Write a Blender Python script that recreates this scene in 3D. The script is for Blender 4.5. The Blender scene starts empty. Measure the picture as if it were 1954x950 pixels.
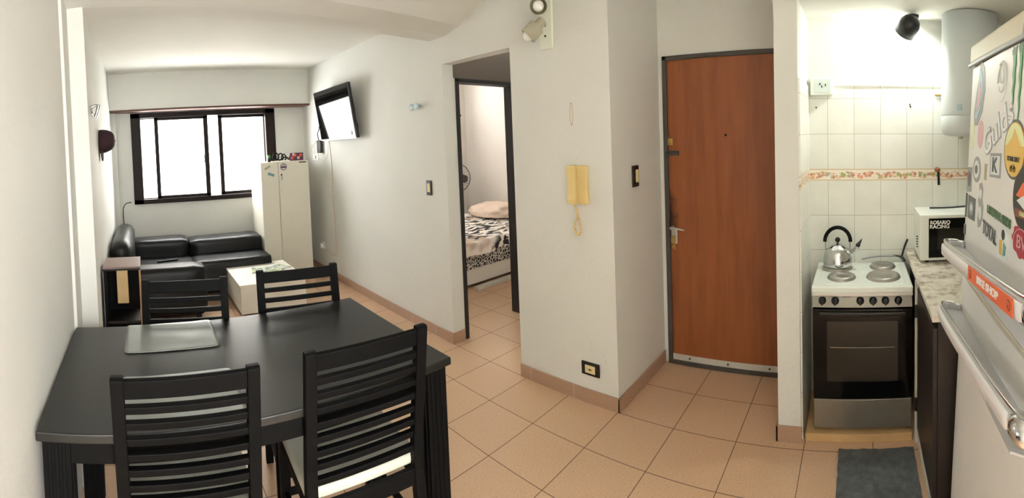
import bpy, bmesh, math, random
from mathutils import Vector, Matrix, noise
random.seed(7)
SC = bpy.context.scene
COL = SC.collection
PI = math.pi

# ---------------------------------------------------------------- materials
def lin(c):
    if isinstance(c, str):
        c = [int(c[i:i+2], 16)/255 for i in (0, 2, 4)]
    return tuple(x/12.92 if x <= .04045 else ((x+.055)/1.055)**2.4 for x in c) + (1,)

class NT:
    def __init__(s, name):
        s.m = bpy.data.materials.new(name); s.m.use_nodes = True
        s.t = s.m.node_tree; s.b = s.t.nodes['Principled BSDF']
    def n(s, typ, **kw):
        nd = s.t.nodes.new(typ)
        for k, v in kw.items():
            if k in nd.inputs.keys(): nd.inputs[k].default_value = v
            else: setattr(nd, k, v)
        return nd
    def l(s, a, b): s.t.links.new(a, b)
    def coord(s, out='Object', scale=(1, 1, 1), loc=(0, 0, 0), rot=(0, 0, 0)):
        tc = s.n('ShaderNodeTexCoord'); mp = s.n('ShaderNodeMapping')
        mp.inputs['Scale'].default_value = scale; mp.inputs['Location'].default_value = loc
        mp.inputs['Rotation'].default_value = rot
        s.l(tc.outputs[out], mp.inputs['Vector']); return mp.outputs['Vector']
    def noise(s, vec, scale, detail=3, rough=.5):
        nd = s.n('ShaderNodeTexNoise'); nd.inputs['Scale'].default_value = scale
        nd.inputs['Detail'].default_value = detail; nd.inputs['Roughness'].default_value = rough
        s.l(vec, nd.inputs['Vector']); return nd.outputs['Fac']
    def ramp(s, fac, stops, mode='LINEAR'):
        r = s.n('ShaderNodeValToRGB'); cr = r.color_ramp; cr.interpolation = mode
        while len(cr.elements) < len(stops): cr.elements.new(.5)
        for e, (p, c) in zip(cr.elements, stops):
            e.position = p; e.color = c if not isinstance(c, str) else lin(c)
        s.l(fac, r.inputs['Fac']); return r.outputs['Color']
    def mix(s, fac, a, b, typ='MIX'):
        m = s.n('ShaderNodeMix', data_type='RGBA', blend_type=typ)
        for sock, v in ((m.inputs[0], fac), (m.inputs[6], a), (m.inputs[7], b)):
            if hasattr(v, 'links'): s.l(v, sock)
            else: sock.default_value = v
        return m.outputs[2]
    def bump(s, h, strength=.2, dist=.01):
        b = s.n('ShaderNodeBump'); b.inputs['Strength'].default_value = strength
        b.inputs['Distance'].default_value = dist; s.l(h, b.inputs['Height'])
        s.l(b.outputs['Normal'], s.b.inputs['Normal'])

def mat(name, col, rough=.5, metal=0, spec=None, coat=0, noise_amt=0, noise_scale=8, bump=0, bump_scale=60, **kw):
    k = NT(name); c = lin(col)
    k.b.inputs['Base Color'].default_value = c
    k.b.inputs['Roughness'].default_value = rough
    k.b.inputs['Metallic'].default_value = metal
    if spec is not None: k.b.inputs['Specular IOR Level'].default_value = spec
    if coat: k.b.inputs['Coat Weight'].default_value = coat
    v = k.coord()
    if noise_amt:
        f = k.noise(v, noise_scale, 4)
        d = tuple(x*(1-noise_amt) for x in c[:3])+(1,); u = tuple(min(1, x*(1+noise_amt)) for x in c[:3])+(1,)
        k.l(k.ramp(f, [(.3, d), (.7, u)]), k.b.inputs['Base Color'])
    if bump: k.bump(k.noise(v, bump_scale, 4), bump, .005)
    return k.m

M = {}
M['wall'] = mat('wall_paint', 'd5d5cf', .75, noise_amt=.02, noise_scale=3, bump=.25, bump_scale=35)
M['taupe'] = mat('dark_taupe', '5c5146', .7)
M['ceil'] = mat('ceiling_paint', 'd6d5ce', .8, noise_amt=.02, noise_scale=3, bump=.2, bump_scale=30)
M['bedwall'] = mat('bedroom_paint', 'e6e1dc', .8)
M['black_lac'] = mat('black_brown_wood', '141513', .36, spec=.5, noise_amt=.25, noise_scale=20, bump=.05, bump_scale=80)
M['chair'] = mat('chair_black_wood', '090909', .6, spec=.1, noise_amt=.2, noise_scale=25)
M['cushion'] = mat('cream_leatherette', 'c9c8b8', .5, noise_amt=.06, bump=.1, bump_scale=150)
M['sofa'] = mat('black_leatherette', '0d0f10', .40, spec=.35, noise_amt=.15, bump=.15, bump_scale=12)
M['white_lac'] = mat('white_laminate', 'e9e6da', .35, noise_amt=.01)
M['metal_white'] = mat('off_white_enamel', 'dedacb', .4, noise_amt=.015)
M['winframe'] = mat('dark_brown_frame', '1c1310', .5, spec=.2)
M['brownboard'] = mat('brown_board', '56342a', .5, noise_amt=.15)
M['dark'] = mat('black_plastic', '101010', .35)
M['dark_rough'] = mat('black_rubber', '0a0a0b', .7, spec=.2)
M['grey_frame'] = mat('dark_grey_paint', '45423e', .55, noise_amt=.15)
M['doorblk'] = mat('black_door_frame', '1e1a19', .5)
M['chrome'] = mat('chrome', 'd8d8d8', .12, 1)
M['steel'] = mat('brushed_steel', 'b4b2ac', .32, .9, noise_amt=.05, noise_scale=30)
M['steel_dark'] = mat('brushed_steel_panel', '8c877d', .4, .75, noise_amt=.06, noise_scale=12)
M['alu'] = mat('aluminium', 'c6c5c0', .4, .6)
M['brass'] = mat('brass', 'b89a58', .35, .8)
M['cream_pl'] = mat('cream_plastic', 'ddcf9c', .4)
M['yellow_pl'] = mat('yellowed_plastic', 'dcc487', .4)
M['white_pl'] = mat('white_plastic', 'ecefe9', .35)
M['pale_blue_pl2'] = mat('pale_blue_knob_plastic', 'bcd0d6', .3)
M['pale_blue_pl'] = mat('pale_blue_plastic', 'd3dedb', .3)
M['enamel'] = mat('white_enamel', 'e4ebe4', .25)
M['heater'] = mat('grey_heater_enamel', 'c9cfcf', .35, noise_amt=.02)
M['fridge'] = mat('silver_fridge_door', 'e6e5e2', .3, .0, noise_amt=.02)
M['fridge_body'] = mat('cream_fridge_trim', 'd3ccb4', .45)
M['handle_grey'] = mat('grey_handle_plastic', 'c6c8ca', .25, .2)
M['handle_white'] = mat('pale_handle_plastic', 'e4e2e2', .35)
M['glass_dark'] = mat('dark_glass', '070707', .08, spec=.22)
M['oven_glass'] = mat('oven_window_glass', '1c1915', .12, spec=.5)
M['screen'] = mat('tv_screen', '0a0a0b', .05, spec=.45)
M['pink_cord'] = mat('beige_cord', 'd2b5a0', .6)
M['grey_mat'] = mat('grey_rug_pile', '5a5f60', .95, noise_amt=.25, noise_scale=30, bump=.6, bump_scale=250)
M['burgundy'] = mat('burgundy_cloth', '2c121a', .85, noise_amt=.1)
M['pale_wood'] = mat('pale_wood', 'd3b98a', .6, noise_amt=.08)
M['pinkboard'] = mat('worn_board', '8f7770', .5, noise_amt=.08)
M['darkcab'] = mat('dark_brown_laminate', '211915', .45, noise_amt=.15)
M['ply'] = mat('raw_pine', 'cda875', .7, noise_amt=.1)
M['bulb'] = mat('frosted_bulb', 'eeeeea', .3)
M['spotgrey'] = mat('olive_grey_metal', 'b3b09a', .5)
M['plate'] = mat('pale_green_plastic', 'dfe3d3', .4)
M['stone'] = mat('grey_trim', 'c9c6bb', .7, noise_amt=.1)
M['curtain'] = mat('white_curtain', 'f0ece8', .9)
M['building'] = mat('outside_plaster', 'b4b0a8', .9)
M['bwin'] = mat('outside_window', '82878c', .4)
M['borange'] = mat('outside_ochre', 'e0b27a', .9)

def m_emit(name, col, s):
    k = NT(name); k.b.inputs['Base Color'].default_value = lin(col)
    k.b.inputs['Emission Color'].default_value = lin(col); k.b.inputs['Emission Strength'].default_value = s
    return k.m
M['bulb_on'] = m_emit('lit_bulb', 'fbfff2', 30)

def m_floor(name, cscale=1):
    k = NT(name); v = k.coord(loc=(-1.76, -.93, 0))
    br = k.n('ShaderNodeTexBrick', offset=0.0, squash=1.0)
    for a, b in (('Scale', 1), ('Mortar Size', .0022), ('Mortar Smooth', .1), ('Bias', 0), ('Brick Width', .325), ('Row Height', .333)):
        br.inputs[a].default_value = b
    br.inputs['Color1'].default_value = lin('d3b192'); br.inputs['Color2'].default_value = lin('d0ae8f')
    br.inputs['Mortar'].default_value = lin('76604f')
    k.l(v, br.inputs['Vector'])
    vv = k.coord()
    sp = k.ramp(k.noise(vv, 130, 2), [(.3, (.86, .84, .82, 1)), (.55, (1, 1, 1, 1))])
    cl = k.ramp(k.noise(vv, 2.2, 4), [(.3, (.97, .965, .96, 1)), (.7, (1, 1, 1, 1))])
    c = k.mix(1, br.outputs['Color'], sp, 'MULTIPLY'); k.l(c, k.b.inputs['Base Color'])
    k.b.inputs['Roughness'].default_value = .27
    inv = k.n('ShaderNodeMath', operation='SUBTRACT'); inv.inputs[0].default_value = 1; k.l(br.outputs['Fac'], inv.inputs[1])
    k.bump(inv.outputs[0], .3, .002)
    return k.m
M['floor'] = m_floor('terracotta_floor_tiles')
def m_base():
    k = NT('terracotta_baseboard_tiles'); v = k.coord()
    sp = k.ramp(k.noise(v, 260, 2), [(.3, lin('9c7d66')), (.6, lin('ae8f78'))])
    sep = k.n('ShaderNodeSeparateXYZ'); k.l(v, sep.inputs[0])
    ad = k.n('ShaderNodeMath', operation='ADD'); k.l(sep.outputs[0], ad.inputs[0]); k.l(sep.outputs[1], ad.inputs[1])
    dv = k.n('ShaderNodeMath', operation='DIVIDE'); k.l(ad.outputs[0], dv.inputs[0]); dv.inputs[1].default_value = .33
    fr = k.n('ShaderNodeMath', operation='FRACT'); k.l(dv.outputs[0], fr.inputs[0])
    lt = k.n('ShaderNodeMath', operation='LESS_THAN'); k.l(fr.outputs[0], lt.inputs[0]); lt.inputs[1].default_value = .009
    k.l(k.mix(lt.outputs[0], sp, lin('c9ab94')), k.b.inputs['Base Color'])
    k.b.inputs['Roughness'].default_value = .4
    return k.m
M['base'] = m_base()

def m_tiles(name, zphase, horiz='y'):
    k = NT(name)
    tc = k.n('ShaderNodeTexCoord'); sep = k.n('ShaderNodeSeparateXYZ'); cmb = k.n('ShaderNodeCombineXYZ')
    k.l(tc.outputs['Object'], sep.inputs[0])
    for i, (src, off) in enumerate(((1 if horiz == 'y' else 0, -.17 if horiz == 'y' else -2.596), (2, -zphase))):
        a = k.n('ShaderNodeMath', operation='ADD'); k.l(sep.outputs[src], a.inputs[0]); a.inputs[1].default_value = off+15
        k.l(a.outputs[0], cmb.inputs[i])
    br = k.n('ShaderNodeTexBrick', offset=0.0)
    for a, b in (('Scale', 1), ('Mortar Size', .0016), ('Mortar Smooth', .3), ('Bias', 0), ('Brick Width', .15), ('Row Height', .2)):
        br.inputs[a].default_value = b
    br.inputs['Color1'].default_value = lin('eeefe8'); br.inputs['Color2'].default_value = lin('e9eae2')
    br.inputs['Mortar'].default_value = lin('bdb9ae')
    k.l(cmb.outputs[0], br.inputs['Vector'])
    cl = k.ramp(k.noise(k.coord(), 9, 4), [(.3, (.93, .93, .92, 1)), (.7, (1, 1, 1, 1))])
    k.l(k.mix(1, br.outputs['Color'], cl, 'MULTIPLY'), k.b.inputs['Base Color'])
    k.b.inputs['Roughness'].default_value = .22
    inv = k.n('ShaderNodeMath', operation='SUBTRACT'); inv.inputs[0].default_value = 1; k.l(br.outputs['Fac'], inv.inputs[1])
    k.bump(inv.outputs[0], .3, .002)
    return k.m
M['tile_lo'] = m_tiles('kitchen_wall_tiles', 1.24); M['tile_hi'] = m_tiles('kitchen_wall_tiles_upper', 1.305)
M['tile_lo_x'] = m_tiles('kitchen_side_tiles', 1.24, 'x'); M['tile_hi_x'] = m_tiles('kitchen_side_tiles_upper', 1.305, 'x')

def m_band():
    k = NT('fruit_border_tile'); v = k.coord(scale=(1, 1, 1))
    vo = k.n('ShaderNodeTexVoronoi'); vo.inputs['Scale'].default_value = 62; k.l(v, vo.inputs['Vector'])
    sepc = k.n('ShaderNodeSeparateColor'); k.l(vo.outputs['Color'], sepc.inputs[0])
    cols = k.ramp(sepc.outputs[0], [(0, 'dd9a78'), (.2, 'e8c09a'), (.38, 'a8aa6a'), (.55, 'cf8468'), (.7, 'f0e8d6'), (.88, 'a39a80')], 'CONSTANT')
    ed = k.ramp(vo.outputs['Distance'], [(.5, (1, 1, 1, 1)), (.8, (0, 0, 0, 1))])
    sep = k.n('ShaderNodeSeparateXYZ'); k.l(v, sep.inputs[0])
    wv = k.n('ShaderNodeMath', operation='SINE'); m1 = k.n('ShaderNodeMath', operation='MULTIPLY'); m1.inputs[1].default_value = 48
    a1 = k.n('ShaderNodeMath', operation='ADD'); k.l(sep.outputs[0], a1.inputs[0]); k.l(sep.outputs[1], a1.inputs[1])
    k.l(a1.outputs[0], m1.inputs[0]); k.l(m1.outputs[0], wv.inputs[0])
    m2 = k.n('ShaderNodeMath', operation='MULTIPLY_ADD'); k.l(wv.outputs[0], m2.inputs[0]); m2.inputs[1].default_value = .005; m2.inputs[2].default_value = 1.270
    df = k.n('ShaderNodeMath', operation='SUBTRACT'); k.l(sep.outputs[2], df.inputs[0]); k.l(m2.outputs[0], df.inputs[1])
    ab = k.n('ShaderNodeMath', operation='ABSOLUTE'); k.l(df.outputs[0], ab.inputs[0])
    msk = k.ramp(ab.outputs[0], [(.014, (1, 1, 1, 1)), (.019, (0, 0, 0, 1))])
    c = k.mix(ed, lin('f1ece0'), cols); c = k.mix(msk, lin('f0ebdd'), c)
    a2 = k.n('ShaderNodeMath', operation='SUBTRACT'); k.l(sep.outputs[2], a2.inputs[0]); a2.inputs[1].default_value = 1.2725
    b2 = k.n('ShaderNodeMath', operation='ABSOLUTE'); k.l(a2.outputs[0], b2.inputs[0])
    ln = k.ramp(b2.outputs[0], [(0, (0, 0, 0, 1)), (.0255, (0, 0, 0, 1)), (.0262, (1, 1, 1, 1)), (.0285, (1, 1, 1, 1)), (.029, (0, 0, 0, 1))], 'CONSTANT')
    k.l(k.mix(ln, c, lin('d8b478')), k.b.inputs['Base Color'])
    k.b.inputs['Roughness'].default_value = .3
    return k.m
M['band'] = m_band()

def m_doorwood():
    k = NT('red_brown_door_veneer'); v = k.coord(scale=(1, 5, .5))
    n1 = k.noise(v, 3.5, 6, .6)
    c = k.ramp(n1, [(.25, '7d4526'), (.5, '93532e'), (.75, '9f5d34')])
    sep = k.n('ShaderNodeSeparateXYZ'); k.l(k.coord(), sep.inputs[0])
    def near(sock, c0, w0):
        a = k.n('ShaderNodeMath', operation='SUBTRACT'); k.l(sock, a.inputs[0]); a.inputs[1].default_value = c0
        d = k.n('ShaderNodeMath', operation='DIVIDE'); k.l(a.outputs[0], d.inputs[0]); d.inputs[1].default_value = w0
        p = k.n('ShaderNodeMath', operation='POWER'); k.l(d.outputs[0], p.inputs[0]); p.inputs[1].default_value = 2
        return p.outputs[0]
    ad = k.n('ShaderNodeMath', operation='ADD'); k.l(near(sep.outputs[1], 1.20, .10), ad.inputs[0]); k.l(near(sep.outputs[2], 1.0, .26), ad.inputs[1])
    ad2 = k.n('ShaderNodeMath', operation='ADD'); k.l(ad.outputs[0], ad2.inputs[0]); k.l(k.noise(k.coord(), 14, 5, .7), ad2.inputs[1])
    stain = k.ramp(ad2.outputs[0], [(.45, lin('6e655f')), (.95, (1, 1, 1, 1))])
    c = k.mix(1, c, stain, 'MULTIPLY')
    k.l(c, k.b.inputs['Base Color']); k.b.inputs['Roughness'].default_value = .42
    return k.m
M['doorwood'] = m_doorwood()
def m_counter():
    k = NT('marbled_worktop'); v = k.coord()
    n1 = k.noise(v, 14, 6, .7)
    c = k.ramp(n1, [(.3, '75685a'), (.42, 'b3a798'), (.52, 'e3dccd'), (.7, 'f2ede2')])
    k.l(c, k.b.inputs['Base Color']); k.b.inputs['Roughness'].default_value = .3
    return k.m
M['counter'] = m_counter()
def m_map(name, base, cols, scale, rough=.8, det=2):
    k = NT(name); v = k.coord()
    n1 = k.noise(v, scale, det, .6)
    c = k.ramp(n1, cols); k.l(c, k.b.inputs['Base Color']); k.b.inputs['Roughness'].default_value = rough
    return k
def m_zebra():
    k = NT('brush_stroke_bedspread'); v = k.coord(scale=(1, 2.6, 1), rot=(0, 0, .5))
    n1 = k.noise(v, 9, 2, .5); n2 = k.noise(k.coord(), 3, 2)
    st = k.ramp(n1, [(.47, (0, 0, 0, 1)), (.50, (1, 1, 1, 1))])
    brown = k.ramp(n2, [(.58, lin('f0ebe3')), (.68, lin('c2a998'))])
    n3 = k.ramp(k.noise(k.coord(), 2.1, 2), [(.54, (0, 0, 0, 1)), (.60, (1, 1, 1, 1))])
    ink = k.mix(st, lin('2b2a2c'), brown)
    k.l(k.mix(n3, ink, brown), k.b.inputs['Base Color']); k.b.inputs['Roughness'].default_value = .85
    return k.m
M['spread'] = m_zebra()
def m_leop():
    k = NT('leaf_print_valance'); vo = k.n('ShaderNodeTexVoronoi', feature='DISTANCE_TO_EDGE'); vo.inputs['Scale'].default_value = 26
    v = k.coord(scale=(1.3, 1, 1)); k.l(v, vo.inputs['Vector'])
    k.l(k.ramp(vo.outputs['Distance'], [(.06, 'c9c6be'), (.14, '1f1e20')]), k.b.inputs['Base Color']); k.b.inputs['Roughness'].default_value = .85
    return k.m
M['valance'] = m_leop()
M['pillow'] = mat('beige_pink_fabric', 'e3cfc0', .9, noise_amt=.05, bump=.5, bump_scale=18)
M['mattress'] = mat('pale_mattress_fabric', 'dcd8d0', .85)
def m_placemat():
    k = NT('silver_placemat'); v = k.coord()
    k.b.inputs['Base Color'].default_value = lin('8f9490'); k.b.inputs['Metallic'].default_value = .55
    k.b.inputs['Roughness'].default_value = .38
    k.bump(k.noise(v, 90, 3), .15, .003)
    return k.m
M['placemat'] = m_placemat()
def m_mag():
    k = NT('printed_magazine_cover'); vo = k.n('ShaderNodeTexVoronoi'); vo.inputs['Scale'].default_value = 30
    k.l(k.coord(), vo.inputs['Vector']); sc = k.n('ShaderNodeSeparateColor'); k.l(vo.outputs['Color'], sc.inputs[0])
    k.l(k.ramp(sc.outputs[1], [(0, 'c6cfae'), (.25, '8fa0b8'), (.45, 'd8d3a0'), (.6, '6f7a66'), (.75, 'cfd9da'), (.9, '9db07a')], 'CONSTANT'), k.b.inputs['Base Color'])
    k.b.inputs['Roughness'].default_value = .3
    return k.m
M['mag'] = m_mag()
def m_glass():
    k = NT('window_glass'); k.b.inputs['Transmission Weight'].default_value = 1; k.b.inputs['Roughness'].default_value = 0
    k.b.inputs['IOR'].default_value = 1.0; k.b.inputs['Specular IOR Level'].default_value = .5
    t = k.t; tr = k.n('ShaderNodeBsdfTransparent'); gl = k.n('ShaderNodeBsdfGlossy'); gl.inputs['Roughness'].default_value = .02
    mx = k.n('ShaderNodeMixShader'); mx.inputs[0].default_value = .06
    k.l(tr.outputs[0], mx.inputs[1]); k.l(gl.outputs[0], mx.inputs[2]); k.l(mx.outputs[0], t.nodes['Material Output'].inputs['Surface'])
    return k.m
M['glass'] = m_glass()
for nm, c in dict(s_green='4f9a55', s_dkgreen='3f6b3c', s_yellow='e8c05a', s_white='eef0ee', s_grey='9a9da0', s_dkgrey='55585a', s_black='22201f',
                  s_orange='e8693c', s_red='b0283a', s_pink='e0b0b4', s_lgrey='b4b8ba', s_teal='6f9a98', s_lyellow='e4e8b0', s_pale='dfe6e4', s_purple='5a2f4a', s_brown='8a4a30', s_blue='a9c4d0', s_olive='a9ab88').items():
    M[nm] = mat(nm, c, .4)

# ---------------------------------------------------------------- mesh helpers
ORG = {}
def B(): return bmesh.new()
def box(bm, x0, x1, y0, y1, z0, z1, bev=0, seg=2, m=0, rot=None):
    x0, x1 = sorted((x0, x1)); y0, y1 = sorted((y0, y1)); z0, z1 = sorted((z0, z1))
    t = bmesh.new(); bmesh.ops.create_cube(t, size=1)
    bmesh.ops.scale(t, vec=(x1-x0, y1-y0, z1-z0), verts=t.verts)
    if bev:
        bev = min(bev, .49*min(x1-x0, y1-y0, z1-z0))
        bmesh.ops.bevel(t, geom=list(t.edges), offset=bev, segments=seg, profile=.5, affect='EDGES')
    if rot is not None: bmesh.ops.transform(t, matrix=rot, verts=t.verts)
    bmesh.ops.translate(t, vec=((x0+x1)/2, (y0+y1)/2, (z0+z1)/2), verts=t.verts)
    add(bm, t, m); return bm
def add(bm, t, m=0, mtx=None):
    if mtx is not None: bmesh.ops.transform(t, matrix=mtx, verts=t.verts)
    mp = {}
    for v in t.verts: mp[v] = bm.verts.new(v.co)
    for f in t.faces:
        try:
            nf = bm.faces.new([mp[v] for v in f.verts]); nf.material_index = m; nf.smooth = f.smooth
        except ValueError: pass
    t.free()
def frame_mtx(o, z):
    z = Vector(z).normalized(); up = Vector((0, 0, 1)) if abs(z.z) < .95 else Vector((0, 1, 0))
    x = up.cross(z).normalized(); y = z.cross(x)
    m = Matrix((x, y, z)).transposed().to_4x4(); m.translation = Vector(o); return m
def lathe(bm, prof, o=(0, 0, 0), axis=(0, 0, 1), n=24, m=0, cap=True):
    """prof: (radius, height) pairs"""
    t = bmesh.new(); mt = frame_mtx(o, axis); rings = []
    for r, h in prof:
        if r < 1e-6: rings.append([t.verts.new((0, 0, h))])
        else: rings.append([t.verts.new((r*math.cos(2*PI*i/n), r*math.sin(2*PI*i/n), h)) for i in range(n)])
    for a, b in zip(rings, rings[1:]):
        for i in range(n):
            j = (i+1) % n
            if len(a) == 1 and len(b) == 1: continue
            if len(a) == 1: t.faces.new((a[0], b[i], b[j]))
            elif len(b) == 1: t.faces.new((a[i], a[j], b[0]))
            else: t.faces.new((a[i], a[j], b[j], b[i]))
    if cap:
        if len(rings[0]) > 1: t.faces.new(rings[0][::-1])
        if len(rings[-1]) > 1: t.faces.new(rings[-1])
    for f in t.faces: f.smooth = True
    bmesh.ops.recalc_face_normals(t, faces=t.faces)
    add(bm, t, m, mt); return bm
def cyl(bm, a, b, r, n=16, m=0, r2=None):
    a = Vector(a); b = Vector(b); return lathe(bm, [(r, 0), (r if r2 is None else r2, (b-a).length)], a, b-a, n, m)
def smooth_pts(pts, k=6):
    P = [Vector(p) for p in pts]; out = []
    for i in range(len(P)-1):
        p0 = P[max(i-1, 0)]; p1 = P[i]; p2 = P[i+1]; p3 = P[min(i+2, len(P)-1)]
        for j in range(k):
            t = j/k
            out.append(.5*((2*p1)+(-p0+p2)*t+(2*p0-5*p1+4*p2-p3)*t*t+(-p0+3*p1-3*p2+p3)*t**3))
    out.append(P[-1]); return out
def tube(bm, pts, r, n=8, m=0, sm=True, closed=False, flat=1.0):
    P = smooth_pts(pts) if sm else [Vector(p) for p in pts]
    t = bmesh.new(); rings = []; prev = None
    rr = r if callable(r) else (lambda u: r)
    for i, p in enumerate(P):
        d = (P[min(i+1, len(P)-1)]-P[max(i-1, 0)]).normalized()
        if prev is None:
            up = Vector((0, 0, 1)) if abs(d.z) < .9 else Vector((0, 1, 0)); x = up.cross(d).normalized()
        else: x = (prev-d*prev.dot(d)).normalized()
        prev = x; y = d.cross(x); q = rr(i/(len(P)-1))
        rings.append([t.verts.new(p+x*q*math.cos(2*PI*k/n)+y*q*flat*math.sin(2*PI*k/n)) for k in range(n)])
    for a, b in zip(rings, rings[1:]):
        for i in range(n): t.faces.new((a[i], a[(i+1) % n], b[(i+1) % n], b[i]))
    t.faces.new(rings[0][::-1]); t.faces.new(rings[-1])
    for f in t.faces: f.smooth = True
    bmesh.ops.recalc_face_normals(t, faces=t.faces)
    add(bm, t, m); return bm
def prism(bm, pts, ax, a, b, m=0, bev=0):
    """polygon pts in the plane normal to ax, extruded from a to b"""
    t = bmesh.new()
    def V(p, h): return {'x': (h, p[0], p[1]), 'y': (p[0], h, p[1]), 'z': (p[0], p[1], h)}[ax]
    v0 = [t.verts.new(V(p, a)) for p in pts]; v1 = [t.verts.new(V(p, b)) for p in pts]
    n = len(pts); t.faces.new(v0); t.faces.new(v1[::-1])
    for i in range(n): t.faces.new((v0[i], v1[i], v1[(i+1) % n], v0[(i+1) % n]))
    bmesh.ops.recalc_face_normals(t, faces=t.faces)
    if bev: bmesh.ops.bevel(t, geom=list(t.edges), offset=bev, segments=2, profile=.5, affect='EDGES')
    add(bm, t, m); return bm
def sphere(bm, c, r, m=0, sc=(1, 1, 1), u=20, v=12):
    t = bmesh.new(); bmesh.ops.create_uvsphere(t, u_segments=u, v_segments=v, radius=r)
    bmesh.ops.scale(t, vec=sc, verts=t.verts); bmesh.ops.translate(t, vec=c, verts=t.verts)
    for f in t.faces: f.smooth = True
    add(bm, t, m); return bm
def obj(name, bm, ms, parent=None, local=False, smooth=False):
    me = bpy.data.meshes.new(name)
    if smooth:
        for f in bm.faces: f.smooth = True
    if parent is not None and not local: bmesh.ops.translate(bm, vec=-ORG.get(parent, Vector()), verts=bm.verts)
    bm.to_mesh(me); bm.free()
    for m in (ms if isinstance(ms, (list, tuple)) else [ms]): me.materials.append(M[m] if isinstance(m, str) else m)
    o = bpy.data.objects.new(name, me); COL.objects.link(o)
    if parent is not None:
        o.parent = parent; ORG[o] = Vector((0, 0, 0)) if local else ORG.get(parent, Vector())
    if smooth:
        pass
    return o
def thing(name, label, cat, loc=(0, 0, 0), group=None, rot=(0, 0, 0)):
    o = bpy.data.objects.new(name, None); COL.objects.link(o); o.location = loc; o.rotation_euler = rot
    o.empty_display_size = .05
    o['label'] = label; o['category'] = cat
    if group: o['group'] = group
    ORG[o] = Vector(loc); return o
def tag(o, label, cat, group=None, kind=None):
    o['label'] = label; o['category'] = cat
    if group: o['group'] = group
    if kind: o['kind'] = kind
    return o
def single(name, bm, ms, label, cat, org=None, group=None, smooth=False):
    """a thing that is one mesh; its origin moved to org"""
    if org is not None: bmesh.ops.translate(bm, vec=-Vector(org), verts=bm.verts)
    o = obj(name, bm, ms, smooth=smooth)
    if org is not None: o.location = org
    ORG[o] = Vector(org or (0, 0, 0))
    return tag(o, label, cat, group)
def struct(name, bm, ms, parent=None):
    o = obj(name, bm, ms, parent)
    if parent is None: o['kind'] = 'structure'; ORG[o] = Vector()
    return o
def text_bm(s, size, depth=.0006, bold=0, sx=1.0):
    c = bpy.data.curves.new('t', 'FONT'); c.body = s; c.size = size; c.extrude = depth; c.offset = bold
    c.align_x = 'CENTER'; c.align_y = 'CENTER'
    o = bpy.data.objects.new('t', c); COL.objects.link(o)
    bpy.context.view_layer.update()
    me = bpy.data.meshes.new_from_object(o.evaluated_get(bpy.context.evaluated_depsgraph_get()))
    t = bmesh.new(); t.from_mesh(me); COL.objects.unlink(o); bpy.data.objects.remove(o); bpy.data.curves.remove(c); bpy.data.meshes.remove(me)
    if sx != 1: bmesh.ops.scale(t, vec=(sx, 1, 1), verts=t.verts)
    return t
def put_text(bm, s, size, o, right, up, m=0, bold=0, sx=1.0, depth=.0006):
    t = text_bm(s, size, depth, bold, sx); r = Vector(right).normalized(); u = Vector(up).normalized(); n = r.cross(u)
    mt = Matrix((r, u, n)).transposed().to_4x4(); mt.translation = Vector(o)
    add(bm, t, m, mt)

# ---------------------------------------------------------------- setting
XL, XT, YW = -.36, 2.09, 5.6
fl = B(); box(fl, -.7, 5.1, -2.2, 5.9, -.1, 0); struct('floor', fl, 'floor')

w = B()
box(w, -.6, -.357, -1.6, 2.11, 0, 2.6); box(w, -.6, -.342, 2.11, 2.46, 0, 2.6)
box(w, -.6, XL, 2.46, YW+.2, 0, 2.6)
WL = struct('wall_left', w, 'wall')
w = B(); box(w, -.5, -.26, 2.27, 2.452, 0, 2.5); struct('wall_pilaster', w, 'wall')

# window wall with its opening
WX0, WX1, WZ0, WZ1 = -.122, 1.69, .935, 2.045
w = B()
box(w, -.6, WX0, YW, YW+.2, 0, 2.6); box(w, WX1, 2.3, YW, YW+.2, 0, 2.6)
box(w, WX0, WX1, YW, YW+.2, 0, WZ0); box(w, WX0, WX1, YW, YW+.2, WZ1, 2.6)
struct('wall_back', w, 'wall')
w = B(); box(w, XL, -.30, 5.53, YW, 0, 2.07); struct('trim_1', w, 'wall')
# soffit over the window
w = B(); box(w, XL, XT, 5.36, YW, 2.075, 2.52); struct('ceiling_soffit', w, 'wall')
w = B(); box(w, XL, -.2, 5.345, 5.6, 2.058, 2.075); box(w, -.2, XT, 5.345, YW-.02, 2.052, 2.075, .003); struct('trim_2', w, 'brownboard')

# tv wall: from window to the opening
w = B()
box(w, XT, XT+.10, 2.66, YW+.2, 0, 2.6)
box(w, XT, XT+.10, 1.972, 2.66, 2.09, 2.6)
struct('wall_right', w, 'wall')
w = B(); box(w, XT, 2.9, 1.256, 1.972, 0, 2.6); struct('wall_column', w, 'wall')
# hall behind the opening, bedroom door wall
w = B()
box(w, XT+.10, 2.205, 2.66, 2.76, 0, 2.6); box(w, 2.87, 3.0, 2.66, 2.76, 0, 2.6); box(w, 2.205, 2.87, 2.66, 2.76, 1.995, 2.6)
box(w, 2.9, 3.0, 1.2, 2.76, 0, 2.6)
struct('wall_hall', w, 'wall')
w = B(); box(w, 2.192, 2.9, 2.652, 2.66, 1.995, 2.5); struct('hall_header_sheet', w, 'taupe')  # thin sheet, darker than the hall wall, over the bedroom door
# door wall + door opening
DY0, DY1, DZ = .42, 1.228, 2.018
w = B()
box(w, 2.71, 2.86, DY1, 1.256, 0, 2.6); box(w, 2.71, 2.86, DY0, DY1, DZ, 2.6); box(w, 2.71, 2.86, .28, DY0, 0, 2.6)
struct('wall_entry', w, 'wall')
# partition between entry and kitchen
w = B(); box(w, 2.14, 2.75, .282, .394, 0, 2.6); struct('wall_partition', w, 'wall')
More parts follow.
